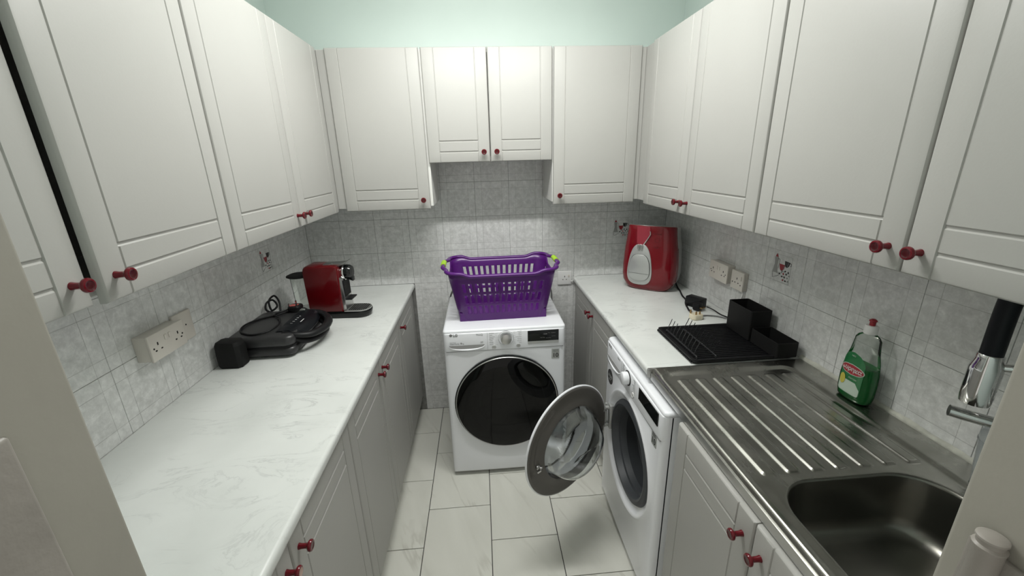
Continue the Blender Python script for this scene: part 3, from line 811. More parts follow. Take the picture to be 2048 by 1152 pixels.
    for bx_, bz_, s in btn:
        bm = B(); lathe(bm, [(0.0100, 0.001), (0.0100, -0.0018), (0.0092, -0.0026), (0.0084, -0.0018), (0.0, -0.0018)], 24, (bx_, yf, bz_), 'y'); b = obj('button', bm, 'silverpl' if kind == 'dryer' else 'white2', r, smooth=40)
        bm = B(); add_text(bm, s, 0.008, at(bx_, yf-.0021, bz_-.0028), 'CENTER'); obj('button_symbol', bm, 'greyprint', b)
    # logo and print
    bm = B(); lx = -0.262 if kind == 'dryer' else -0.258; lz = 0.8215
    lathe(bm, [(0.0072, 0.0), (0.0072, -0.0006), (0.0, -0.0006)], 20, (lx+.003, yf+bow(lx)+.0003, lz+.004), 'y')
    add_text(bm, 'LG', 0.0185, at(lx+.013, yf+bow(.23)-.0001, lz-.0025), bold=0.0006)
    add_text(bm, 'ThinQ', 0.0125, at(-0.139, yf+bow(.139)-.0001, lz-.003))
    if kind == 'dryer':
        add_text(bm, 'Dual Inverter', 0.0055, at(-0.266, yf+bow(.205)-.0001, 0.7865)); add_text(bm, 'Heat Pump', 0.010, at(-0.266, yf+bow(.205)-.0001, 0.7775)); add_text(bm, '8', 0.0125, at(-0.215, yf+bow(.215)-.0001, 0.7775), bold=.0004); add_text(bm, 'kg', 0.009, at(-0.207, yf+bow(.207)-.0001, 0.7775))
        add_text(bm, 'ECO', 0.006, at(-0.118, yf+bow(.118)-.0001, 0.784)); add_text(bm, 'Hybrid', 0.0045, at(-0.120, yf+bow(.12)-.0001, 0.779)); 
    obj('brand_print', bm, 'greyprint', r)
    bm = B()
    names_l = ['Eco Hybrid', 'Cotton', 'Mixed Fabric', 'Easy Care', 'Towels', 'Delicates', 'Cool Air', 'Download Cycle']
    names_r = ['Quick 30', 'Sports', 'Duvet', 'Bedding Care', 'Rack Dry', 'Warm Air', 'Wool', 'Shirts Express']
    if kind == 'dryer':
        for i, s in enumerate(names_l[:7]): add_text(bm, s, 0.0052, at(-0.076, yf-.0001, 0.8270-i*.0098)); box(bm, -0.046, yf-.0004, 0.8268-i*.0098, -0.036+.002*abs(i-3)*.5, yf, 0.8271-i*.0098)
        for i, s in enumerate(names_r[:7]): add_text(bm, s, 0.0052, at(0.080, yf+.0004, 0.8300-i*.0100), 'RIGHT'); box(bm, 0.040+.0, yf-.0004, 0.8298-i*.0100, 0.050, yf, 0.8301-i*.0100)
    else:
        for i, s in enumerate(names_l): add_text(bm, s, 0.0050, at(-0.072, yf-.0001, 0.8300-i*.0078))
        for i, s in enumerate(names_r): add_text(bm, s, 0.0050, at(0.066, yf+.0003, 0.8230-i*.0078), 'RIGHT')
    obj('programme_print', bm, 'greyprint', r)
    # drawer handle, the shade of its hollow painted as a patch
    bm = B(); h0 = -0.270; h1 = -0.100
    top = 0.772 if kind == 'dryer' else 0.776
    up = []; lo_ = []; n = 18
    for i in range(n+1):
        t = i/n; x = h0+(h1-h0)*t; s = sin(pi*t)**0.5
        up.append((x, top)); lo_.append((x, top-0.004-0.019*s))
    # flat grey patch painted as the scoop's shade, raised white lip under it
    bm = B(); prism(bm, up+lo_[::-1], yf+bow(.17)-.0006, yf+bow(.17)+.0035); obj('handle_recess_shade', bm, 'recess', r)
    bm = B(); tube(bm, [(x, yf+bow(x)-.0005, z-.003) for x, z in lo_], .005, 8, rf=lambda t: .0020+.0034*sin(pi*t), flat=1.0); obj('drawer_handle', bm, 'white', r, smooth=70)
    # badge
    bx0, bz0 = (0.2285, 0.672) if kind == 'dryer' else (0.223, 0.688)
    yb = bow(0.24)
    bm = B(); box(bm, bx0, yb-0.0015, bz0, bx0+0.038, yb+.002, bz0+0.052, bev=0.0006); b = obj('warranty_sticker', bm, 'silverpl', r)
    bm = B(); add_text(bm, '10', 0.031, at(bx0+.0035, yb-.0017, bz0+0.008), bold=.0005); add_text(bm, 'YEAR', 0.0042, at(bx0+.0225, yb-.0018, bz0+.018)); add_text(bm, 'MOTOR', 0.0070, at(bx0+.007, yb-.0017, bz0+.0425)); add_text(bm, 'WARRANTY', 0.0050, at(bx0+.006, yb-.0017, bz0+.036)); obj('sticker_print', bm, 'darkprint', b)
    # feet
    for sx in (-1, 1):
        for y in (0.07, 0.47):
            bm = B(); lathe(bm, [(0.022, 0.0), (0.022, 0.006), (0.012, 0.010), (0.012, 0.014)], 16, (sx*0.25, y, 0)); obj('foot', bm, 'black', r, smooth=40)
    return cz, Rd, bow, yf

dryer = thing('tumble_dryer', 'white tumble dryer with closed round black glass door against the back wall', 'dryer', (1.112, -0.655, 0))
cz, Rd, bow, yf = washer_body(dryer, 'dryer')
bm = B(); lathe(bm, [(0.2635, 0.010), (0.2635, -0.004), (0.260, -0.007), (0.257, -0.008)], 96, (0, 0, cz), 'y', cap0=True, cap1=False)
dd = obj('door', bm, 'blackgl', dryer, smooth=40)
bm = B(); lathe(bm, [(0.2590, -0.007), (0.2585, -0.0115), (0.2565, -0.0130), (0.2545, -0.0118)], 96, (0, 0, cz), 'y', cap0=False, cap1=False); obj('door_rim', bm, 'silver', dd, smooth=60)
bm = B(); lathe(bm, [(0.2550, -0.0118), (0.250, -0.0135), (0.20, -0.0185), (0.12, -0.0225), (0.05, -0.024), (0.0, -0.0242)], 96, (0, 0, cz), 'y', cap0=False, cap1=True); obj('door_glass', bm, 'smoke', dd, smooth=80)
bm = B(); lathe(bm, [(0.256, -0.0105), (0.205, -0.008), (0.195, -0.004), (0.190, 0.006), (0.150, 0.007), (0.142, -0.002), (0.132, -0.006), (0.10, 0.002), (0.06, 0.008), (0.0, 0.009)], 72, (0, 0, cz), 'y', cap0=False, cap1=True); obj('inner_door', bm, 'gasket', dd, smooth=30)

wash = thing('washing_machine', 'white washing machine with its round door standing open, under the right worktop', 'washing machine', (1.5665, -1.1035, 0), -pi/2)
cz, Rd, bow, yf = washer_body(wash, 'washer')
pc = (0.010, cz)          # porthole centre (local x, z)
def ring(prof, n=72): 
    bm = B(); lathe(bm, prof, n, (pc[0], 0, pc[1]), 'y', cap0=False, cap1=False); return bm
obj('door_seal', ring([(0.206, 0.016), (0.200, 0.006), (0.186, 0.001), (0.178, 0.003), (0.174, 0.014), (0.170, 0.030), (0.160, 0.034), (0.156, 0.060), (0.163, 0.075), (0.163, 0.11), (0.150, 0.13)]), 'gasket', wash, smooth=30)
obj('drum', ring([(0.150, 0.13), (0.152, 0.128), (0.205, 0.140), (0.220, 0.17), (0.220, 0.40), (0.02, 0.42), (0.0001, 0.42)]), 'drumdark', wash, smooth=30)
bm = B(); lathe(bm, [(0.0345, 0.001), (0.0345, -0.0012), (0.0, -0.0012)], 40, (-0.229, bow(.23)+.0, 0.680), 'y'); st = obj('round_sticker', bm, 'darkprint', wash, smooth=40)
bm = B(); add_text(bm, 'AI DD', 0.019, at(-0.254, bow(.23)-.0016, 0.677), bold=.0004); add_text(bm, 'steam', 0.010, at(-0.245, bow(.23)-.0016, 0.664)); obj('sticker_print', bm, 'silverpl', st)
bm = B(); box(bm, 0.2335, bow(.23)-.001, 0.487, 0.2440, bow(.23)+.004, 0.525, bev=.0005); obj('latch_slot', bm, 'hole', wash)
# hinge on the left of the porthole
bm = B()
box(bm, -0.212, -0.008, 0.44, -0.178, 0.016, 0.56, bev=0.003); lathe(bm, [(0.0055, 0.435), (0.0055, 0.555)], 12, (-0.213, -0.016, 0)); box(bm, -0.220, -0.022, 0.445, -0.195, -0.004, 0.457, bev=.002); box(bm, -0.220, -0.022, 0.533, -0.195, -0.004, 0.545, bev=.002)
obj('hinge', bm, 'silverpl', wash, smooth=40)
# open door ; local frame : hinge at origin, disc centre at +x*0.255, outside faces -y when closed
th = radians(54)
def door_shell():
    R = 0.246; bm = B(); cx = 0.252
    prof = [(R-0.005, 0.004), (R-0.0015, 0.003), (R, 0.000), (R-0.001, -0.004), (R-0.007, -0.009), (R-0.018, -0.014), (R-0.06, -0.026), (0.170, -0.035), (0.164, -0.034), (0.160, -0.020), (0.158, 0.008)]
    lathe(bm, prof, 96, (cx, 0, 0), 'y', cap0=False, cap1=False)
    return bm
d0 = obj('door', door_shell(), 'white', wash, smooth=50, loc=(-0.213, -0.016, 0.488), rot=(0, 0, -th))
# taupe inner ring with a finger recess on the free side
cx = 0.252; bm = B(); N = 120
ringp = [(0.2405, 0.0045), (0.236, 0.0070), (0.2315, 0.0078), (0.2300, 0.0079), (0.226, 0.008), (0.206, 0.0085), (0.2045, 0.0086), (0.200, 0.009), (0.185, 0.0105), (0.172, 0.016), (0.160, 0.018), (0.156, 0.010)]
rows = []
for (r_, y_) in ringp:
    row = []
    for i in range(N):
        a = 2*pi*i/N; da = (a-radians(24)+pi) % (2*pi)-pi
        f = ss(radians(38), radians(34), abs(da)); k = 0.0
        if 0.2046 < r_ < 0.2301: k = -0.015*f*(r_-.198)/.032
        row.append((cx+r_*cos(a), y_+k, r_*sin(a)))
    rows.append(row)
loft(bm, rows, cap0=False, cap1=False)
obj('inner_ring', bm, 'doorring', d0, smooth=40)
bm = B(); prof = [(0.158, 0.008), (0.156, 0.016), (0.150, 0.030), (0.140, 0.060), (0.128, 0.085), (0.112, 0.098), (0.085, 0.104), (0.0, 0.100)]
inner = [(0.0, 0.096), (0.085, 0.100), (0.110, 0.094), (0.124, 0.082), (0.136, 0.058), (0.146, 0.028), (0.152, 0.008)]
loops = []
for r_, h in prof+inner:
    l = []
    for i in range(72):
        a = 2*pi*i/72; sl = 0.030*ss(0.03, 0.11, h)*(1 if True else 0)
        tilt = 1-0.18*max(0, sin(a))*ss(0.02, 0.10, h)
        l.append((cx+max(r_, 1e-4)*cos(a), h-0.035*max(0, sin(a))*ss(0.05, 0.10, h)*(r_/0.11 if r_ < .11 else 1), max(r_, 1e-4)*sin(a)*tilt))
    loops.append(l)
loft(bm, loops, cap0=False, cap1=False)
obj('glass_bowl', bm, 'glass', d0, smooth=70)
bm = B(); lathe(bm, [(0.163, -0.030), (0.10, -0.036), (0.0, -0.038)], 72, (cx, 0, 0), 'y', cap0=False, cap1=True); obj('window_cover', bm, 'film', d0, smooth=70)
bm = B(); box(bm, cx+0.186, 0.008, -0.022, cx+0.202, 0.020, -0.006, bev=.002); box(bm, cx+0.180, 0.018, -0.019, cx+0.193, 0.030, -0.010, bev=.002); tube(bm, [(cx+.178, .012, -.030), (cx+.186, .022, -.033), (cx+.196, .016, -.040)], .004, 8)
obj('latch_hook', bm, 'silver', d0, smooth=40)
bm = B(); box(bm, -0.002, -0.014, -0.050, 0.030, 0.008, -0.034, bev=.003); box(bm, -0.002, -0.014, 0.034, 0.030, 0.008, 0.050, bev=.003); obj('hinge_arm', bm, 'silverpl', d0, smooth=40)

# ------------------------------------------------------------------ laundry basket
bk = thing('laundry_basket', 'purple plastic laundry basket with lime grips on top of the dryer', 'basket', (1.112, -0.405, 0.848), radians(1.0))
def bk_scale(t): return (0.222+0.042*t, 0.132+0.046*t)     # half width, half depth with height fraction
cr = 0.05
def bk_loop(t, z, grow=0.0):
    hx, hy = bk_scale(t); hx += grow; hy += grow
    pts = []
    NL, NS, NC = 53, 21, 6
    r = cr
    # sampled so that slot edges fall on vertices; start on +y side
    for i in range(NL): pts.append((-(hx-r)+2*(hx-r)*i/(NL-1), -hy))
    for k in range(1, NC): a = radians(-90+90*k/NC); pts.append((hx-r+r*cos(a), -hy+r+r*sin(a)))
    for i in range(NS): pts.append((hx, -(hy-r)+2*(hy-r)*i/(NS-1)))
    for k in range(1, NC): a = radians(90*k/NC); pts.append((hx-r+r*cos(a), hy-r+r*sin(a)))
    for i in range(NL): pts.append(((hx-r)-2*(hx-r)*i/(NL-1), hy))
    for k in range(1, NC): a = radians(90+90*k/NC); pts.append((-hx+r+r*cos(a), hy-r+r*sin(a)))
    for i in range(NS): pts.append((-hx, (hy-r)-2*(hy-r)*i/(NS-1)))
    for k in range(1, NC): a = radians(180+90*k/NC); pts.append((-hx+r+r*cos(a), -hy+r+r*sin(a)))
    return [(x, y, z) for x, y in pts], (NL, NS, NC)
H = 0.245
def rimz(x, y):
    # ends and corners ride higher than the long sides
    return H+0.014*ss(0.15, 0.20, abs(x)) 
zr = [0.0, 0.006, 0.038, 0.044, 0.084, 0.088, 0.096, 0.100, 0.146, 0.150, 0.156, 0.160, 0.206, 0.210, 0.228, 1.0]
bm = B(); rows = []
for z in zr:
    zz = z if z < 1 else H
    l, cnt = bk_loop(zz/H, zz)
    if z == 1.0:
        NL, NS, NC = cnt
        l2 = []
        for (x, y, _) in l:
            dip = 0.030*ss(0.10, 0.06, abs(y))*(1 if abs(x) > 0.235 else 0)
            l2.append((x, y, rimz(x, y)-dip))
        l = l2
    rows.append([bm.verts.new(p) for p in l])
NL, NS, NC = cnt; n = len(rows[0])
def is_slot(i, rowi):
    # index i along loop -> which side
    segs = [('long', 0, NL-1), ('c', NL-1, NL-1+NC), ('short', NL-1+NC, NL-1+NC+NS-1), ('c', 0, 0)]
    s1 = NL-1; s2 = s1+NC; s3 = s2+NS-1; s4 = s3+NC; s5 = s4+NL-1; s6 = s5+NC; s7 = s6+NS-1
    z = zr[rowi]
    rowsok = rowi in (3, 7, 11) or rowi in (2,) and False
    if i < s1: k, L, side = i, s1, 'f'
    elif s2 <= i < s3: k, L, side = i-s2, NS-1, 's'
    elif s4 <= i < s5: k, L, side = i-s4, NL-1, 'k'
    elif s6 <= i < s7: k, L, side = i-s6, NS-1, 's'
    else: return False
    if k < 1 or k > L-2: return False
    if not (k % 4 in (1, 2)): return False
    return rowi in (3, 7, 11)
for ri in range(len(zr)-1):
    for i in range(n):
        j = (i+1) % n
        if is_slot(i, ri): continue
        bm.faces.new((rows[ri][i], rows[ri][j], rows[ri+1][j], rows[ri+1][i]))
bm.faces.new([v for v in rows[0]][::-1])
body = obj('basket_body', bm, 'purple', bk, smooth=40)
md = body.modifiers.new('thickness', 'SOLIDIFY'); md.thickness = 0.0028; md.offset = -1
# bevelled lip under the slots + base skirt, rolled rim
hx, hy = bk_scale(1.0)
ctrl = []
base_ = [Vector((x, y, 0)) for x, y in rrect(hx+.007, hy+.007, 0.062, 10)]
dens = []
for i, p in enumerate(base_):
    q = base_[(i+1) % len(base_)]; m_ = max(1, int((q-p).length/0.008))
    for k in range(m_): dens.append(p.lerp(q, k/m_))
for p in dens:
    x, y = p.x, p.y
    end = ss(0.112, 0.060, abs(y))*(1 if abs(x) > 0.2 else 0)
    x += math.copysign(0.020*end, x)
    z = H+0.001+0.016*ss(0.15, 0.21, abs(x))+0.004*end
    ctrl.append(Vector((x, y, z)))
bm = B(); tube(bm, ctrl, 0.0090, 10, closed=True, flat=1.25)
obj('rim', bm, 'purple', bk, smooth=60)
for sx in (-1, 1):
    pts = [p for p in ctrl if p.x*sx > 0.25 and -0.026 < p.y < 0.060]
    pts.sort(key=lambda p: p.y)
    bm = B(); tube(bm, pts, 0.0112, 12, flat=1.25); obj('grip', bm, 'lime', bk, smooth=60)
for sx in (-1, 1):      # base corner feet
    bm = B()
    for sy in (-1, 1):
        l0 = [(x, y, 0.0) for x, y in rrect(0.022, 0.015, .008, 4, sx*0.1985, sy*0.1165)]; l1 = [(x, y, 0.045) for x, y in rrect(0.018, 0.013, .008, 4, sx*0.202, sy*0.122)]
        loft(bm, [l0, l1])
    obj('corner_foot', bm, 'purple', bk, smooth=40)

# grey cables looping behind the dryer
def cable(name, parent, ctrl, r, m, seg=8, n=8):
    bm = B(); tube(bm, smooth_path(ctrl, seg), r, n); bm.transform((Matrix.Translation(parent.location) @ Matrix.Rotation(parent.rotation_euler[2], 4, 'Z')).inverted())
    return obj(name, bm, m, parent, smooth=80)
cable('drain_hose', dryer, [(0.99, -0.085, 0.905), (0.91, -0.08, 0.925), (0.85, -0.075, 0.89), (0.808, -0.06, 0.80), (0.800, -0.05, 0.62), (0.800, -0.05, 0.40), (0.80, -0.05, 0.02)], 0.0055, 'greycable')
cable('power_cable', dryer, [(1.25, -0.085, 0.905), (1.34, -0.08, 0.935), (1.40, -0.07, 0.915), (1.435, -0.055, 0.85), (1.445, -0.05, 0.77), (1.44, -0.05, 0.6), (1.44, -0.05, 0.01)], 0.0045, 'greycable')

# ------------------------------------------------------------------ sockets (local: plate in xz, front towards -y, wall at y=0)
def socket(label, loc, rz, w, h, depth, gangs, switch='', box_inset=0.002, name='wall_socket'):
    r = thing(name, label, 'socket', loc, rz, 'wall sockets')
    if depth > 0.02:
        bm = B(); box(bm, -w/2+box_inset, -(depth-.008), -h/2+box_inset, w/2-box_inset, 0, h/2-box_inset, bev=.002); obj('back_box', bm, 'socket', r, smooth=40)
    bm = B(); box(bm, -w/2, -depth, -h/2, w/2, -(depth-.0085) if depth > 0.02 else 0, h/2, bev=.0025, seg=3); pl = obj('face_plate', bm, 'socket' if switch != 'w' else 'white2', r, smooth=40)
    y = -depth-.0003
    for g in gangs:
        bm = B()
        box(bm, g-.0022, y-.0002, .004, g+.0022, y+.003, .013); box(bm, g-.0145, y-.0002, -.0125, g-.0080, y+.003, -.0085); box(bm, g+.0080, y-.0002, -.0125, g+.0145, y+.003, -.0085)
        obj('pin_holes', bm, 'hole', pl)
    return r, pl
def rocker(pl, x, z, y, w=.009, h=.016):
    bm = B(); box(bm, x-w/2, y-.003, z-h/2, x+w/2, y+.001, z+h/2, bev=.001); o = obj('rocker_switch', bm, 'socket', pl, smooth=40); return o
def screw(pl, x, z, y):
    bm = B(); lathe(bm, [(.0028, .001), (.0028, -.0006), (0, -.0006)], 12, (x, y, z), 'y'); obj('screw', bm, 'hole', pl)
sock_b, pl = socket('white single socket on the back wall just right of the basket', (1.534, 0, 0.894), 0, 0.088, 0.088, 0.010, [0.0], 'w'); rocker(pl, 0.026, 0.012, -0.010); 
r, pl = socket('deep surface-mounted double socket on the left wall near the doorway', (0, -1.228, 1.117), pi/2, 0.146, 0.082, 0.046, [-0.042, 0.042]); rocker(pl, -0.009, 0.016, -.046); rocker(pl, 0.009, 0.016, -.046); screw(pl, -.060, -.002, -.046); screw(pl, .060, -.002, -.046)
r, pl = socket('flush single socket on the left wall half hidden behind the deep double socket', (0, -1.103, 1.112), pi/2, 0.086, 0.100, 0.010, []); screw(pl, .008, .004, -.010); screw(pl, -.022, -.034, -.010); rocker(pl, -.012, .020, -.010, .004, .02)
r, pl = socket('surface-mounted double socket on the right wall between the air fryer and coffee tiles', (RW, -0.679, 1.090), -pi/2, 0.146, 0.086, 0.038, [-0.042, 0.042]); rocker(pl, -0.009, 0.016, -.038); rocker(pl, 0.009, 0.016, -.038); screw(pl, -.060, -.002, -.038); screw(pl, .060, -.002, -.038)
sock_r1, pl = socket('surface-mounted single socket on the right wall above the cutlery caddy', (RW, -0.806, 1.082), -pi/2, 0.088, 0.084, 0.024, [0.0]); rocker(pl, .030, .014, -.024, .004, .018); screw(pl, .028, -.016, -.024); screw(pl, -.030, -.012, -.024)

# ------------------------------------------------------------------ coffee machine (local: x forward towards the room, built facing +x)
cm = thing('coffee_machine', 'red capsule coffee machine with black base on the left worktop', 'coffee machine', (0.167, -0.480, 0.90), radians(-4))
# black base: long rounded foot
def plan(x0, x1, hw, rr=None):
    pts = [(x0, -hw), ]
    rr = rr or hw
    for k in range(13):
        a = -pi/2+pi*k/12; pts.append((x1-rr+rr*cos(a), hw*sin(a)))
    pts.append((x0, hw)); return pts
bm = B(); loft(bm, [[(x, y, z) for x, y in plan(x0, x1, hw, .05)] for z, x0, x1, hw in ((0.0, 0.004, 0.284, 0.048), (0.004, 0.001, 0.290, 0.052), (0.030, 0.0, 0.2965, 0.056), (0.034, 0.0, 0.2945, 0.054))]); obj('base', bm, 'blackgl', cm, smooth=45)
bm = B(); loft(bm, [[(x, y, z) for x, y in plan(x0, x1, hw, .048)] for z, x0, x1, hw in ((0.0345, 0.178, 0.2930, 0.053), (0.0395, 0.178, 0.2930, 0.053), (0.0400, 0.18, 0.289, 0.049))]); dt = obj('drip_tray', bm, 'silver', cm, smooth=45)
bm = B()
for i in range(9):
    x = 0.196+i*.0095; hw = 0.044 if x < 0.25 else 0.044*sqrt(max(0.05, 1-((x-0.245)/0.046)**2))
    box(bm, x, -hw, 0.0400, x+.0050, hw, 0.0406)
obj('grille_slots', bm, 'blackmat', dt)
# red side shells and core
prof = [(0.016, 0.034), (0.014, 0.060), (0.006, 0.230)]
prof += [(0.008+0.022*(1-cos(radians(a))), 0.242+0.022*sin(radians(a))) for a in (10, 30, 50, 70, 90)]
prof += [(0.155, 0.262), (0.168, 0.256), (0.173, 0.246), (0.171, 0.034)]
bm = B(); prism(bm, prof, -0.056, 0.056, 'xz', bev=0.010); obj('body', bm, 'red', cm, smooth=35)
bm = B(); prism(bm, [(0.168, 0.036), (0.190, 0.036), (0.186, 0.100), (0.184, 0.195), (0.168, 0.205)], -0.044, 0.044, 'xz', bev=.002); obj('front_core', bm, 'silver', cm, smooth=35)
bm = B(); box(bm, 0.181, -0.036, 0.105, 0.1895, 0.036, 0.186, bev=.002); obj('capsule_bin_front', bm, 'blackmat', cm)
bm = B(); box(bm, 0.184, -0.036, 0.088, 0.216, 0.036, 0.095, bev=.002); obj('cup_support', bm, 'black', cm)
bm = B(); lathe(bm, [(0.030, 0.168), (0.035, 0.180), (0.038, 0.184), (0.038, 0.190), (0.035, 0.193)], 32, (0, 0, 0.220), 'x'); obj('head_ring', bm, 'chrome', cm, smooth=45)
bm = B(); lathe(bm, [(0.035, 0.190), (0.036, 0.198), (0.034, 0.214), (0.029, 0.222), (0.0, 0.224)], 32, (0, 0, 0.222), 'x'); prism(bm, [(0.196, 0.19), (0.226, 0.178), (0.226, 0.195), (0.215, 0.215)], -0.016, 0.016, 'xz', bev=.003); obj('head', bm, 'blackgl', cm, smooth=45)
bm = B(); prism(bm, [(0.098, 0.260), (0.100, 0.2675), (0.165, 0.2685), (0.190, 0.268), (0.210, 0.279), (0.214, 0.278), (0.196, 0.262), (0.165, 0.257)], -0.030, 0.030, 'xz', bev=.0015); obj('lever', bm, 'silver', cm, smooth=35)
bm = B(); 
for yy in (-.020, .020): lathe(bm, [(0.004, 0.266), (0.004, .2690), (0, .2690)], 12, (0.140, yy, 0)); 
obj('button', bm, 'chrome', cm)
bm = B(); loft(bm, [[(x-0.031, y, z) for x, y in superell(a, b, 3.0, 36)] for z, a, b in ((0.045, 0.033, 0.044), (0.10, 0.035, 0.046), (0.207, 0.041, 0.050))], cap1=False); obj('water_tank', bm, 'film', cm, smooth=60)
bm = B(); loft(bm, [[(x-0.037, y, z) for x, y in superell(a, b, 2.3, 36)] for z, a, b in ((0.204, 0.046, 0.050), (0.208, 0.055, 0.055), (0.212, 0.055, 0.055), (0.215, 0.048, 0.050), (0.216, 0.03, 0.03))]); obj('tank_lid', bm, 'blackmat', cm, smooth=45)

# ------------------------------------------------------------------ contact grill
gr = thing('contact_grill', 'black folded contact grill with its cord heaped on top, left worktop', 'grill', (0.150, -0.790, 0.90), radians(0))
def slab(z0, z1, hx, hy, r, cx=0, cy=0, tp=0.006):
    bm = B(); L = []
    for z, o in ((z0, tp), (z0+.004, tp*.4), ((z0+z1)/2, 0), (z1-.010, tp*.2), (z1-.004, tp*.8), (z1-.0008, tp*1.6), (z1, tp*2.6)):
        L.append([(x, y, z) for x, y in rrect(hx-o, hy-o, r, 6, cx, cy)])
    loft(bm, L); return bm
obj('lower_plate', slab(0.010, 0.044, 0.128, 0.155, 0.03, cx=-0.004, cy=-.008), 'grillgrey', gr, smooth=50)
obj('seam_gap', slab(0.042, 0.052, 0.122, 0.150, 0.03, cx=-0.004, cy=-.008, tp=.001), 'black', gr, smooth=50)
obj('upper_plate', slab(0.050, 0.092, 0.128, 0.158, 0.032, cx=-0.004, cy=-.008, tp=.007), 'grillgrey', gr, smooth=50)
# wrap-round handle at the front (+x) : arch in plan
def arch(bm, cx, R, y, z, w, th):
    pass
pts = smooth_path([(0.070, -0.118, 0.088), (0.122, -0.122, 0.080), (0.170, -0.092, 0.070), (0.192, -0.020, 0.066), (0.187, 0.050, 0.068), (0.156, 0.106, 0.074), (0.110, 0.132, 0.082), (0.060, 0.132, 0.088)], 8)
bm = B(); tube(bm, pts, 0.015, 12, flat=1.2, rf=lambda t: 0.009+0.0055*sin(pi*t)); obj('handle', bm, 'black', gr, smooth=70)
# domed control panel leading into the handle
bm = B(); L = []
for i in range(13):
    t = i/12; y = -0.115+0.235*t; L.append([(0.030+0.012*sin(pi*t), y, 0.088), (0.050, y, 0.096+0.006*sin(pi*t)), (0.095, y, 0.097+0.006*sin(pi*t)), (0.120+0.012*sin(pi*t), y, 0.086), (0.128+0.016*sin(pi*t), y, 0.066), (0.118+.014*sin(pi*t), y, 0.050), (0.03, y, 0.070)])
loft(bm, L); pn = obj('control_panel', bm, 'panelblack', gr, smooth=40)
bm = B(); tube(bm, smooth_path([(0.115, -0.115, 0.060), (0.150, -0.100, 0.046), (0.176, -0.030, 0.036), (0.172, 0.050, 0.036), (0.140, 0.110, 0.046), (0.110, 0.130, 0.055)], 6), 0.012, 10, flat=1.3); obj('lower_handle', bm, 'black', gr, smooth=70)
bm = B()
TX = Matrix.Translation((0.078, -0.070, 0.1045)) @ Matrix.Rotation(radians(90), 4, 'Z')
for i in range(5):
    add_text(bm, ['I', 'II', 'A', 'B', 'o'][i], 0.013, Matrix.Translation((0.084, -0.055+i*.020, 0.1035)) @ Matrix.Rotation(radians(90), 4, 'Z'))
box(bm, 0.108, -0.040, 0.1025, 0.112, -0.005, 0.1032)
obj('panel_print', bm, 'lightprint', pn)
for sx, sy in ((-1, -1), (-1, 1), (1, -1), (1, 1)):
    bm = B(); lathe(bm, [(0.010, 0.0), (0.011, 0.008), (0.008, 0.012)], 12, (sx*.09-.004, sy*.115-.008, 0)); obj('foot', bm, 'black', gr)
zt = 0.0955
cord = smooth_path([(0.09, 0.150, 0.060), (0.05, 0.145, 0.100), (0.000, 0.125, zt), (-0.045, 0.075, zt), (-0.095, 0.035, zt), (-0.118, -0.030, zt+.001), (-0.100, -0.095, zt), (-0.040, -0.135, zt), (0.010, -0.118, zt+.002), (0.028, -0.060, zt+.006), (0.0, 0.020, zt+.005), (-0.040, 0.065, zt+.007), (-0.020, 0.105, zt+.008), (0.010, 0.130, zt+.010)], 10)
bm = B(); tube(bm, cord, 0.0036, 8)
tube(bm, smooth_path([(-0.06, 0.155, 0.075), (-0.115, 0.150, 0.092), (-0.125, 0.175, 0.120), (-0.105, 0.195, 0.128), (-0.08, 0.175, 0.105), (-0.10, 0.160, 0.090), (-0.120, 0.190, 0.125), (-0.100, 0.205, 0.145), (-0.075, 0.190, 0.120), (-0.06, 0.155, 0.075)], 8), 0.0045, 8)
gc = obj('cord', bm, 'black', gr, smooth=80)
bm = B(); L = []
for z, s in ((0.100, 0.8), (0.104, 1.0), (0.116, 1.0), (0.121, 0.82)):
    L.append([(0.022+x*s, 0.128+y*s, z) for x, y in rrect(0.026, 0.028, 0.012, 4)])
loft(bm, L)
pg = obj('plug', bm, 'black', gr, smooth=40)
bm = B(); box(bm, 0.004, 0.110, 0.1212, 0.036, 0.136, 0.1225, bev=.0005); obj('red_sticker', bm, mat('faded_red_sticker', (0.42, 0.10, 0.09), .5), pg)
bm = B(); box(bm, 0.018, 0.140, 0.121, 0.023, 0.146, 0.137); box(bm, 0.034, 0.106, 0.121, 0.039, 0.111, 0.136); box(bm, 0.002, 0.106, 0.121, 0.007, 0.111, 0.136); obj('plug_pins', bm, 'chrome', pg)
# ------------------------------------------------------------------ small black box
bx = B(); L = []
for z, s in ((0.0, .90), (0.006, 1.0), (0.088, 1.0), (0.102, .86)):
    pts = [(-.046, -.020), (-.034, -.032), (.034, -.032), (.046, -.020), (.046, .020), (.034, .032), (-.034, .032), (-.046, .020)]
    L.append([(x*s, y*s, z) for x, y in pts])
loft(bx, L)
bmesh.ops.bevel(bx, geom=list(bx.edges), offset=0.0015, segments=2, profile=.5, affect='EDGES')
o = obj('black_box', bx, 'blackmat', smooth=35, loc=(0.062, -0.985, 0.90), rot=(0, 0, radians(-3))); tag(o, 'small black box with cut-off corners standing in front of the grill', 'box')

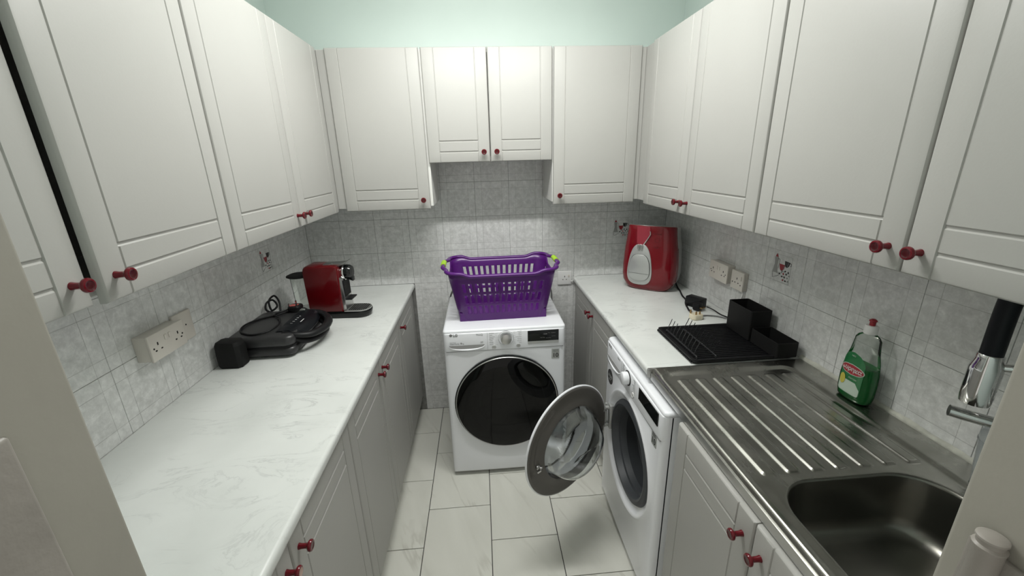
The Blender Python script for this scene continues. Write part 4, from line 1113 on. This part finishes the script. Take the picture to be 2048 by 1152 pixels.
# ------------------------------------------------------------------ air fryer (local: x along the front, front towards -y)
n_ = Vector((-.61, -.79)); n_.normalize()
afc = Vector((1.905, -.356))+Vector((.79, -.61)).normalized()*0.010-n_*0.130
af = thing('air_fryer', 'red air fryer with silver drawer panel in the right corner of the worktop', 'air fryer', (afc.x, afc.y, 0.90), atan2(-.61, .79))
DH = 0.130
lev = [(0.0, 0.100, 0.80), (0.004, 0.112, 0.86), (0.020, 0.128, 0.93), (0.050, 0.144, 0.985), (0.085, 0.150, 1.0), (0.14, 0.150, 1.0), (0.24, 0.143, 0.985), (0.33, 0.132, 0.96), (0.358, 0.130, 0.95), (0.364, 0.126, 0.93)]
def af_plan(hw, k, n=64):
    out = []
    for i in range(n):
        a = 2*pi*i/n; c, s = cos(a), sin(a)
        if s < 0: x = hw*math.copysign(abs(c)**(2/5.0), c); y = -DH*k*abs(s)**(2/5.0)*(1-0.06*(x/hw)**2)
        else: x = hw*math.copysign(abs(c)**(2/2.6), c); y = DH*k*abs(s)**(2/2.6)
        out.append((x, y))
    return out
bm = B(); rows = loft(bm, [[(x, y, z-(0.035*(y+DH)/(2*DH) if z > .3 else 0)) for x, y in af_plan(hw, k)] for z, hw, k in lev])
for f in bm.faces:
    c = f.calc_center_median()
    if c.y > -0.055 or c.z > 0.362: f.material_index = 1
obj('body', bm, ['red2', 'silverpl'], af, smooth=40)
def onface(x, z):
    # y of the front face at (x, z)
    k = 1.0; hw = .15
    for (z0, h0, k0), (z1, h1, k1) in zip(lev, lev[1:]):
        if z0 <= z <= z1: t = (z-z0)/(z1-z0); k = k0+(k1-k0)*t; hw = h0+(h1-h0)*t
    c = min(1, abs(x)/hw)**(5/2.0); s = sqrt(max(0, 1-c*c))
    return -DH*k*abs(s)**(2/5.0)*(1-0.06*(x/hw)**2)
# silver egg-shaped panel
def egg(cx, z0, z1, w0, w1, n=48, sc=1.0):
    out = []; zc = (z0+z1)/2
    for i in range(n):
        a = 2*pi*i/n; c, s = cos(a), sin(a); e = 3.0
        z = zc+(z1-z0)/2*sc*math.copysign(abs(s)**(2/2.6), s)
        t = (z-z0)/(z1-z0); w = w0+(w1-w0)*t
        x = cx+w*sc*math.copysign(abs(c)**(2/e), c); out.append((x, z))
    return out
pcx = -0.034-.010+.006
bm = B(); L = []
for sc, dy in ((1.0, 0.001), (1.0, -0.003), (0.975, -0.0045), (0.90, 0.003), (0.80, 0.007), (0.6, 0.0072)):
    L.append([(x, onface(x, z)+dy, z) for x, z in egg(pcx, 0.033, 0.262, 0.080, 0.050, sc=sc)])
for k, l in enumerate(L):
    if k >= 3: L[k] = [(x, min(y, -0.118), z) for x, y, z in l]
loft(bm, L[:3], cap0=False, cap1=True); sp = obj('drawer_panel', bm, 'silverpl', af, smooth=40)
bm = B(); L = []
for sc, dy in ((1.0, -0.004), (1.0, -0.0085), (0.96, -0.0100)):
    L.append([(x, onface(x, z)+dy, z) for x, z in egg(pcx-.001, 0.060, 0.206, 0.064, 0.050, sc=sc)])
loft(bm, L, cap0=False, cap1=True); hd = obj('drawer_handle', bm, 'silverpl', sp, smooth=40)
bm = B(); eg = egg(pcx-.001, 0.060, 0.206, 0.065, 0.051, sc=1.0); tube(bm, [(x, onface(x, z)-.0045, z) for x, z in eg], 0.0012, 6, closed=True)
tube(bm, [(x, onface(x, .100)-.0102, .100) for x in (-.095, -.06, -.03, .0, .018)], .0005, 5)
obj('handle_outline', bm, 'blackmat', sp)
bm = B(); box(bm, pcx-.016, onface(pcx, .25)-.014, 0.236, pcx-.003, onface(pcx, .25)-.002, 0.262, bev=.002); box(bm, pcx+.000, onface(pcx, .25)-.014, 0.236, pcx+.013, onface(pcx, .25)-.002, 0.262, bev=.002); obj('release_catch', bm, 'silver', sp)
# pointed tongue; paler red and bright edge paint in a wedge of highlight
bm = B(); tg = [(-.066, .358), (.004, .358), (.009, .318), (-.020, .268), (-.030, .262), (-.052, .262), (-.060, .268)]
L = [[(x, onface(x, min(z, .357))+dy, z) for x, z in tg] for dy in (0.001, -0.0035)]
loft(bm, L, cap0=False); obj('tongue', bm, mat('painted_highlight_red', (0.27, 0.030, 0.045), 0.25), af, smooth=30)
bm = B(); tube(bm, [(x, onface(x, z)-.004, z) for x, z in ((.006, .335), (.009, .318), (-.006, .290), (-.022, .264))], .0038, 6, flat=1.0); obj('tongue_edge_glint', bm, 'chrome', af, smooth=60)
bm = B()
add_text(bm, 'air fryer', 0.014, at(0.022, onface(.05, .32)-.0006, 0.318)); add_text(bm, 'PUSH', 0.011, at(0.030, onface(.05, .25)-.0006, 0.246))
for k in range(16):
    a = 2*pi*k/16; x, z = 0.045+.012*cos(a), .288+.012*sin(a); box(bm, x-.001, onface(x, z)-.0008, z-.001, x+.001, onface(x, z)+.001, z+.001)
obj('panel_print', bm, mat('dark_red_print', (0.09, 0.004, 0.006), .4), af)
bm = B(); box(bm, 0.122, -0.075, 0.085, 0.140, -0.050, 0.115, bev=.008, seg=3); obj('side_catch', bm, 'silverpl', af, smooth=40)

# cords, adapter and plug on the right worktop
cable('power_cord', af, [(2.125, -0.215, 0.935), (2.135, -0.262, 0.912), (2.112, -0.345, 0.9045), (2.098, -0.400, 0.9045), (2.072, -0.480, 0.9045), (2.060, -0.540, 0.9045), (2.030, -0.600, 0.9045), (2.005, -0.680, 0.9045), (2.000, -0.705, 0.906), (1.992, -0.755, 0.912)], 0.0042, 'black')
ad = thing('power_adapter', 'black wall-plug power adapter lying by the wall', 'adapter', (2.068, -0.640, 0.90), radians(-62))
bm = B(); box(bm, -0.052, -0.024, 0.0, 0.034, 0.024, 0.050, bev=.004, seg=2); obj('adapter_body', bm, 'black', ad, smooth=40)
bm = B(); box(bm, 0.010, -0.058, 0.0, 0.048, -0.020, 0.040, bev=.010, seg=2); pb = obj('plug_part', bm, 'black', ad, smooth=40)
bm = B(); box(bm, 0.047, -0.030, 0.016, 0.060, -0.026, 0.022); box(bm, 0.047, -0.050, 0.016, 0.060, -0.046, 0.022); obj('plug_pins', bm, 'brass', pb)
ip = thing('mains_plug', 'ivory mains plug lying pins up in front of the black adapter', 'plug', (1.987, -0.784, 0.90), radians(5))
bm = B(); L = []
for z, s in ((0.0, .90), (0.003, 1.0), (0.020, 1.0), (0.024, .92)): L.append([(x*s, y*s, z) for x, y in rrect(0.027, 0.024, 0.016, 6)])
loft(bm, L); pb = obj('plug_body', bm, 'ivory', ip, smooth=40)
bm = B(); box(bm, -0.024, 0.008, 0.023, -0.020, 0.014, 0.042); box(bm, 0.006, -0.014, .023, .012, -.010, .040); box(bm, -.012, -.014, .023, -.006, -.010, .040); obj('plug_pins', bm, 'brass', pb)
cable('lead', ad, [(2.094, -0.684, 0.915), (2.110, -0.715, 0.910), (2.120, -0.760, 0.9035), (2.135, -0.810, 0.9035), (2.148, -0.90, 0.9035)], 0.0028, 'black')
cable('lead', ip, [(2.012, -0.775, 0.908), (2.050, -0.765, 0.9045), (2.095, -0.785, 0.9045), (2.130, -0.840, 0.9045), (2.150, -0.95, 0.9045)], 0.0032, 'greycable')
cable('cable', sock_r1, [(2.158, -0.838, 1.040), (2.155, -0.842, 1.020), (2.157, -0.825, 0.985), (2.158, -0.812, 0.94), (2.158, -0.81, 0.9045)], 0.0045, 'white2')
cable('cable', sock_b, [(1.574, -0.012, 0.872), (1.586, -0.018, 0.876), (1.594, -0.024, 0.9045), (1.606, -0.026, 0.905)], 0.0035, 'white2')

# ------------------------------------------------------------------ dish rack
rk = thing('dish_rack', 'black dish drying rack tray with wire pegs beside the sink', 'dish rack', (1.955, -1.045, 0.90))
tx0, tx1, ty0, ty1 = -0.200, 0.190, -0.158, 0.152
bm = B(); L = []
for o, z in ((0.014, 0.0), (0.006, 0.002), (0.0, 0.014), (0.0, 0.018), (0.004, 0.0195), (0.010, 0.018), (0.014, 0.008), (0.018, 0.0060)):
    L.append([((tx0+tx1)/2+x, (ty0+ty1)/2+y, z) for x, y in rrect((tx1-tx0)/2-o, (ty1-ty0)/2-o, 0.018, 5)])
loft(bm, L); tray = obj('tray', bm, 'black', rk, smooth=50)
bm = B()
for i in range(20):
    y = ty0+0.024+i*0.0138; box(bm, tx0+0.030, y, 0.0055, tx1-0.026, y+0.0055, 0.0088, bev=.001, seg=1)
obj('tray_ribs', bm, 'black', tray)
bm = B()
for i in range(30):
    y = ty0+0.012+i*0.0098; box(bm, tx0-.0015, y, 0.004, tx0+.003, y+.005, 0.012)
obj('edge_ridges', bm, 'black', tray)
for xr, ys_, ye in ((-0.182, 0.096, -0.150), (-0.111, 0.092, -0.150)):
    bm = B(); tube(bm, smooth_path([(xr, ys_+.004, 0.012), (xr, ys_, 0.024), (xr, ys_-.010, 0.028), (xr, -0.03, 0.028), (xr, ye+.012, 0.028), (xr, ye+.002, 0.024), (xr, ye, 0.010)], 5), 0.0028, 8)
    rod = obj('peg_rail', bm, 'wireblack', rk, smooth=80)
    for k in range(10):
        y = 0.088-k*0.0243
        bm = B(); tube(bm, smooth_path([(xr, y, 0.028), (xr+.003, y-.002, 0.050), (xr+.004, y-.012, 0.070), (xr+.002, y-.024, 0.088)], 3), 0.0016, 6); obj('peg', bm, 'wireblack', rod, smooth=80)
def caddy(parent, name, x0, x1, y0, y1, z0, z1, div=False):
    bm = B(); t = .0025
    o = rrect((x1-x0)/2, (y1-y0)/2, .006, 3, (x0+x1)/2, (y0+y1)/2); i_ = rrect((x1-x0)/2-t, (y1-y0)/2-t, .005, 3, (x0+x1)/2, (y0+y1)/2)
    loft(bm, [[(x, y, z0) for x, y in o], [(x, y, z1) for x, y in o], [(x, y, z1) for x, y in i_], [(x, y, z0+.004) for x, y in i_]])
    return obj(name, bm, 'blackmat', parent, smooth=30)
cd = thing('cutlery_caddy', 'tall open black cutlery caddy on the rear of the dish rack', 'caddy', (2.098, -0.981, 0.912), 0, 'caddies of the dish rack')
caddy(cd, 'caddy_box', -0.043, 0.043, -0.076, 0.076, 0.0, 0.120)
cd = thing('cutlery_caddy', 'low open black caddy on the dish rack corner nearest the sink', 'caddy', (2.100, -1.137, 0.912), 0, 'caddies of the dish rack')
caddy(cd, 'caddy_box', -0.041, 0.041, -0.074, 0.074, 0.0, 0.056)

# ------------------------------------------------------------------ washing-up liquid (label faces the room, -x)
bt = thing('dish_soap_bottle', 'clear bottle half full of green washing-up liquid behind the drainer', 'bottle', (2.118, -1.470, 0.9075), -pi/2)
def bp(z):   # half width, half depth
    T = [(0, .040, .021), (.006, .046, .026), (.03, .050, .028), (.07, .051, .028), (.10, .049, .027), (.13, .044, .026), (.155, .037, .024), (.18, .034, .022), (.197, .032, .021), (.206, .026, .018), (.212, .016, .014), (.216, .0125, .0125), (.226, .0125, .0125)]
    for a, b in zip(T, T[1:]):
        if a[0] <= z <= b[0]: t = (z-a[0])/(b[0]-a[0]); return a[1]+(b[1]-a[1])*t, a[2]+(b[2]-a[2])*t
    return T[-1][1:]
zs_ = [0, .003, .006, .015, .03, .05, .07, .085, .10, .115, .13, .143, .155, .168, .18, .19, .197, .202, .206, .209, .212, .216, .226]
def bl_(z, s=1.0): hw, hd = bp(z); return [(x, y, z) for x, y in superell(hw*s, hd*s, 2.7, 40)]
bm = B(); loft(bm, [bl_(z) for z in zs_], cap1=False); obj('bottle_shell', bm, 'film', bt, smooth=60)
bm = B(); loft(bm, [[(x, y, max(z, .002)) for x, y, z in bl_(z, .965)] for z in zs_ if z <= .116]); obj('liquid', bm, 'green', bt, smooth=60)
bm = B(); lathe(bm, [(0.0165, .214), (0.0168, .216), (0.0160, .236), (0.0140, .2385), (0.0, .2385)], 28); obj('cap', bm, 'white2', bt, smooth=40)
bm = B(); lathe(bm, [(0.0070, .2385), (0.0075, .250), (0.0098, .2515), (0.0092, .2540), (0.005, .2575), (0.0, .2580)], 20); obj('spout', bm, 'redprint', bt, smooth=40)
# label: shaped patch following the shell
def lab_y(x, z, e=2.7, off=-.0008):
    hw, hd = bp(z); q = min(.999, abs(x)/hw); s = (1-q**e)**(1/e); return -hd*s+off
def patch(poly_lo, mi_name, name, parent, off, rows_=14, cols=12):
    """poly_lo: function t(0..1 height)->(x0,x1,z)"""
    bm = B(); g = []
    for i in range(rows_+1):
        x0, x1, z = poly_lo(i/rows_); g.append([bm.verts.new((x0+(x1-x0)*j/cols, lab_y(x0+(x1-x0)*j/cols, z, off=off), z)) for j in range(cols+1)])
    for i in range(rows_):
        for j in range(cols): bm.faces.new((g[i][j], g[i][j+1], g[i+1][j+1], g[i+1][j]))
    return obj(name, bm, mi_name, parent, smooth=80)
def lshape(t):
    z = 0.022+0.130*t
    w = 0.035 if t < .72 else 0.035*sqrt(max(0.0, 1-((t-.72)/.28)**2))+.001
    if t < .08: w = 0.035*(0.80+0.2*sqrt(1-(1-t/.08)**2))
    sh = -0.006*max(0, (t-.6)/.4)
    return (-w+sh, w+sh, z)
lb = patch(lshape, 'labelgreen', 'label', bt, -.0010, 24)
def lwhite(t):
    z = 0.024+0.040*t; x0, x1, _ = lshape((z-.022)/.130)
    return (x0+.002, x1-.002-.030*max(0, t-.55), z)
patch(lwhite, 'labelwhite', 'label_fade', lb, -.0014)
def ell(cx, cz_, a, b, rot):
    def f(t):
        u = -1+2*t; w = a*sqrt(max(0, 1-u*u))+.0002; z = cz_+b*u; return (cx-w, cx+w, z)
    return f
patch(ell(0.0, 0.100, .0365, .0165, 0), 'labelwhite', 'badge_edge', lb, -.0018)
patch(ell(0.0, 0.100, .0345, .0145, 0), 'redprint', 'red_badge', lb, -.0022)
bm = B(); add_text(bm, 'ευρηκα', 0.0178, Matrix.Translation((0, 0, 0)) @ at(0.0, 0, 0.0955), 'CENTER', bold=.0006)
add_text(bm, 'ΠΙΑΤΩΝ', 0.0065, at(0.010, 0, 0.072), 'CENTER'); add_text(bm, 'NEO', 0.006, at(-0.004, 0, 0.140), 'CENTER')
for v in bm.verts: v.co.y = lab_y(v.co.x, min(max(v.co.z, .01), .2), off=-.0028)
obj('label_print', bm, 'whiteprint', lb)
patch(ell(-.022, .062, .0095, .017, 0), 'yellow', 'lemon_print', lb, -.0024)

# ------------------------------------------------------------------ kitchen tap
tp = thing('kitchen_tap', 'chrome wall tap with black hose spout beside the right door jamb', 'tap', (2.100, -1.905, 1.07))
bm = B(); lathe(bm, [(0.026, 0.0), (0.026, -0.006), (0.016, -0.010), (0.013, -0.030)], 24, (0.0667, 0.085, 0.0), 'x'); lathe(bm, [(0.026, 0.0), (0.026, -0.006), (0.016, -0.010), (0.013, -0.030)], 24, (0.0667, -0.065, 0.0), 'x'); lathe(bm, [(0.017, -0.085), (0.0185, -0.080), (0.0185, 0.100), (0.015, 0.106)], 28, (0.030, 0, 0.0), 'y'); obj('mixer_body', bm, 'chrome', tp, smooth=40)
bm = B(); tube(bm, [(0.020, 0.060, 0.0), (-0.020, 0.085, 0.001), (-0.060, 0.122, 0.004), (-0.077, 0.138, 0.006)], .0125, 20); obj('lever', bm, 'chrome', tp, smooth=50)
bm = B(); lathe(bm, [(0.014, 0.0), (0.014, 0.012), (0.010, 0.016), (0.010, 0.22)], 20, (0.020, 0.02, 0.012)); obj('riser', bm, 'chrome', tp, smooth=40)
bm = B(); tube(bm, smooth_path([(0.020, 0.02, 0.225), (0.018, 0.025, 0.285), (0.000, 0.050, 0.308), (-0.030, 0.088, 0.310), (-0.054, 0.111, 0.292), (-0.058, 0.115, 0.255), (-0.058, 0.115, 0.150)], 8), .0175, 20); obj('hose', bm, 'bluestick', tp, smooth=80)
bm = B(); lathe(bm, [(0.0185, 0.152), (0.0200, 0.150), (0.0200, 0.140), (0.0240, 0.125), (0.0250, 0.118), (0.0250, 0.055), (0.0235, 0.040), (0.0225, 0.040), (0.020, 0.050), (0.0, 0.050)], 32, (-0.058, 0.115, 0.0)); obj('spray_head', bm, 'chrome', tp, smooth=40)
bm = B(); tube(bm, smooth_path([(-0.040, 0.105, 0.125), (-0.015, 0.075, 0.130), (0.010, 0.040, 0.118), (0.020, 0.020, 0.105)], 6), .0085, 12); obj('holder_arm', bm, 'chrome', tp, smooth=60)
# clear cup hung under the tap
cp = thing('plastic_cup', 'cloudy clear plastic cup on the sink edge under the tap', 'cup', (2.108, -1.815, 0.9075))
bm = B(); lathe(bm, [(0.024, 0.0), (0.0245, 0.002), (0.034, 0.105), (0.036, 0.108), (0.036, 0.111), (0.0335, 0.110), (0.0325, 0.104), (0.023, 0.004), (0.0, 0.004)], 28); obj('cup_wall', bm, 'cloudy', cp, smooth=50)
bm = B(); lathe(bm, [(0.0345, 0.112), (0.0350, 0.113), (0.0345, 0.128), (0.026, 0.140), (0.0, 0.143)], 28); obj('cup_lid', bm, 'cloudy', cp, smooth=50)
# small print that nobody would pick apart
for o in bpy.data.objects:
    if any(k in o.name for k in ('print', 'symbol', 'pin_holes', 'pins', 'ridges', 'tray_ribs', 'grille_slots', 'corner_foot', 'hinge_arm', 'button')) and o.type == 'MESH' and o.parent: o['kind'] = 'stuff'
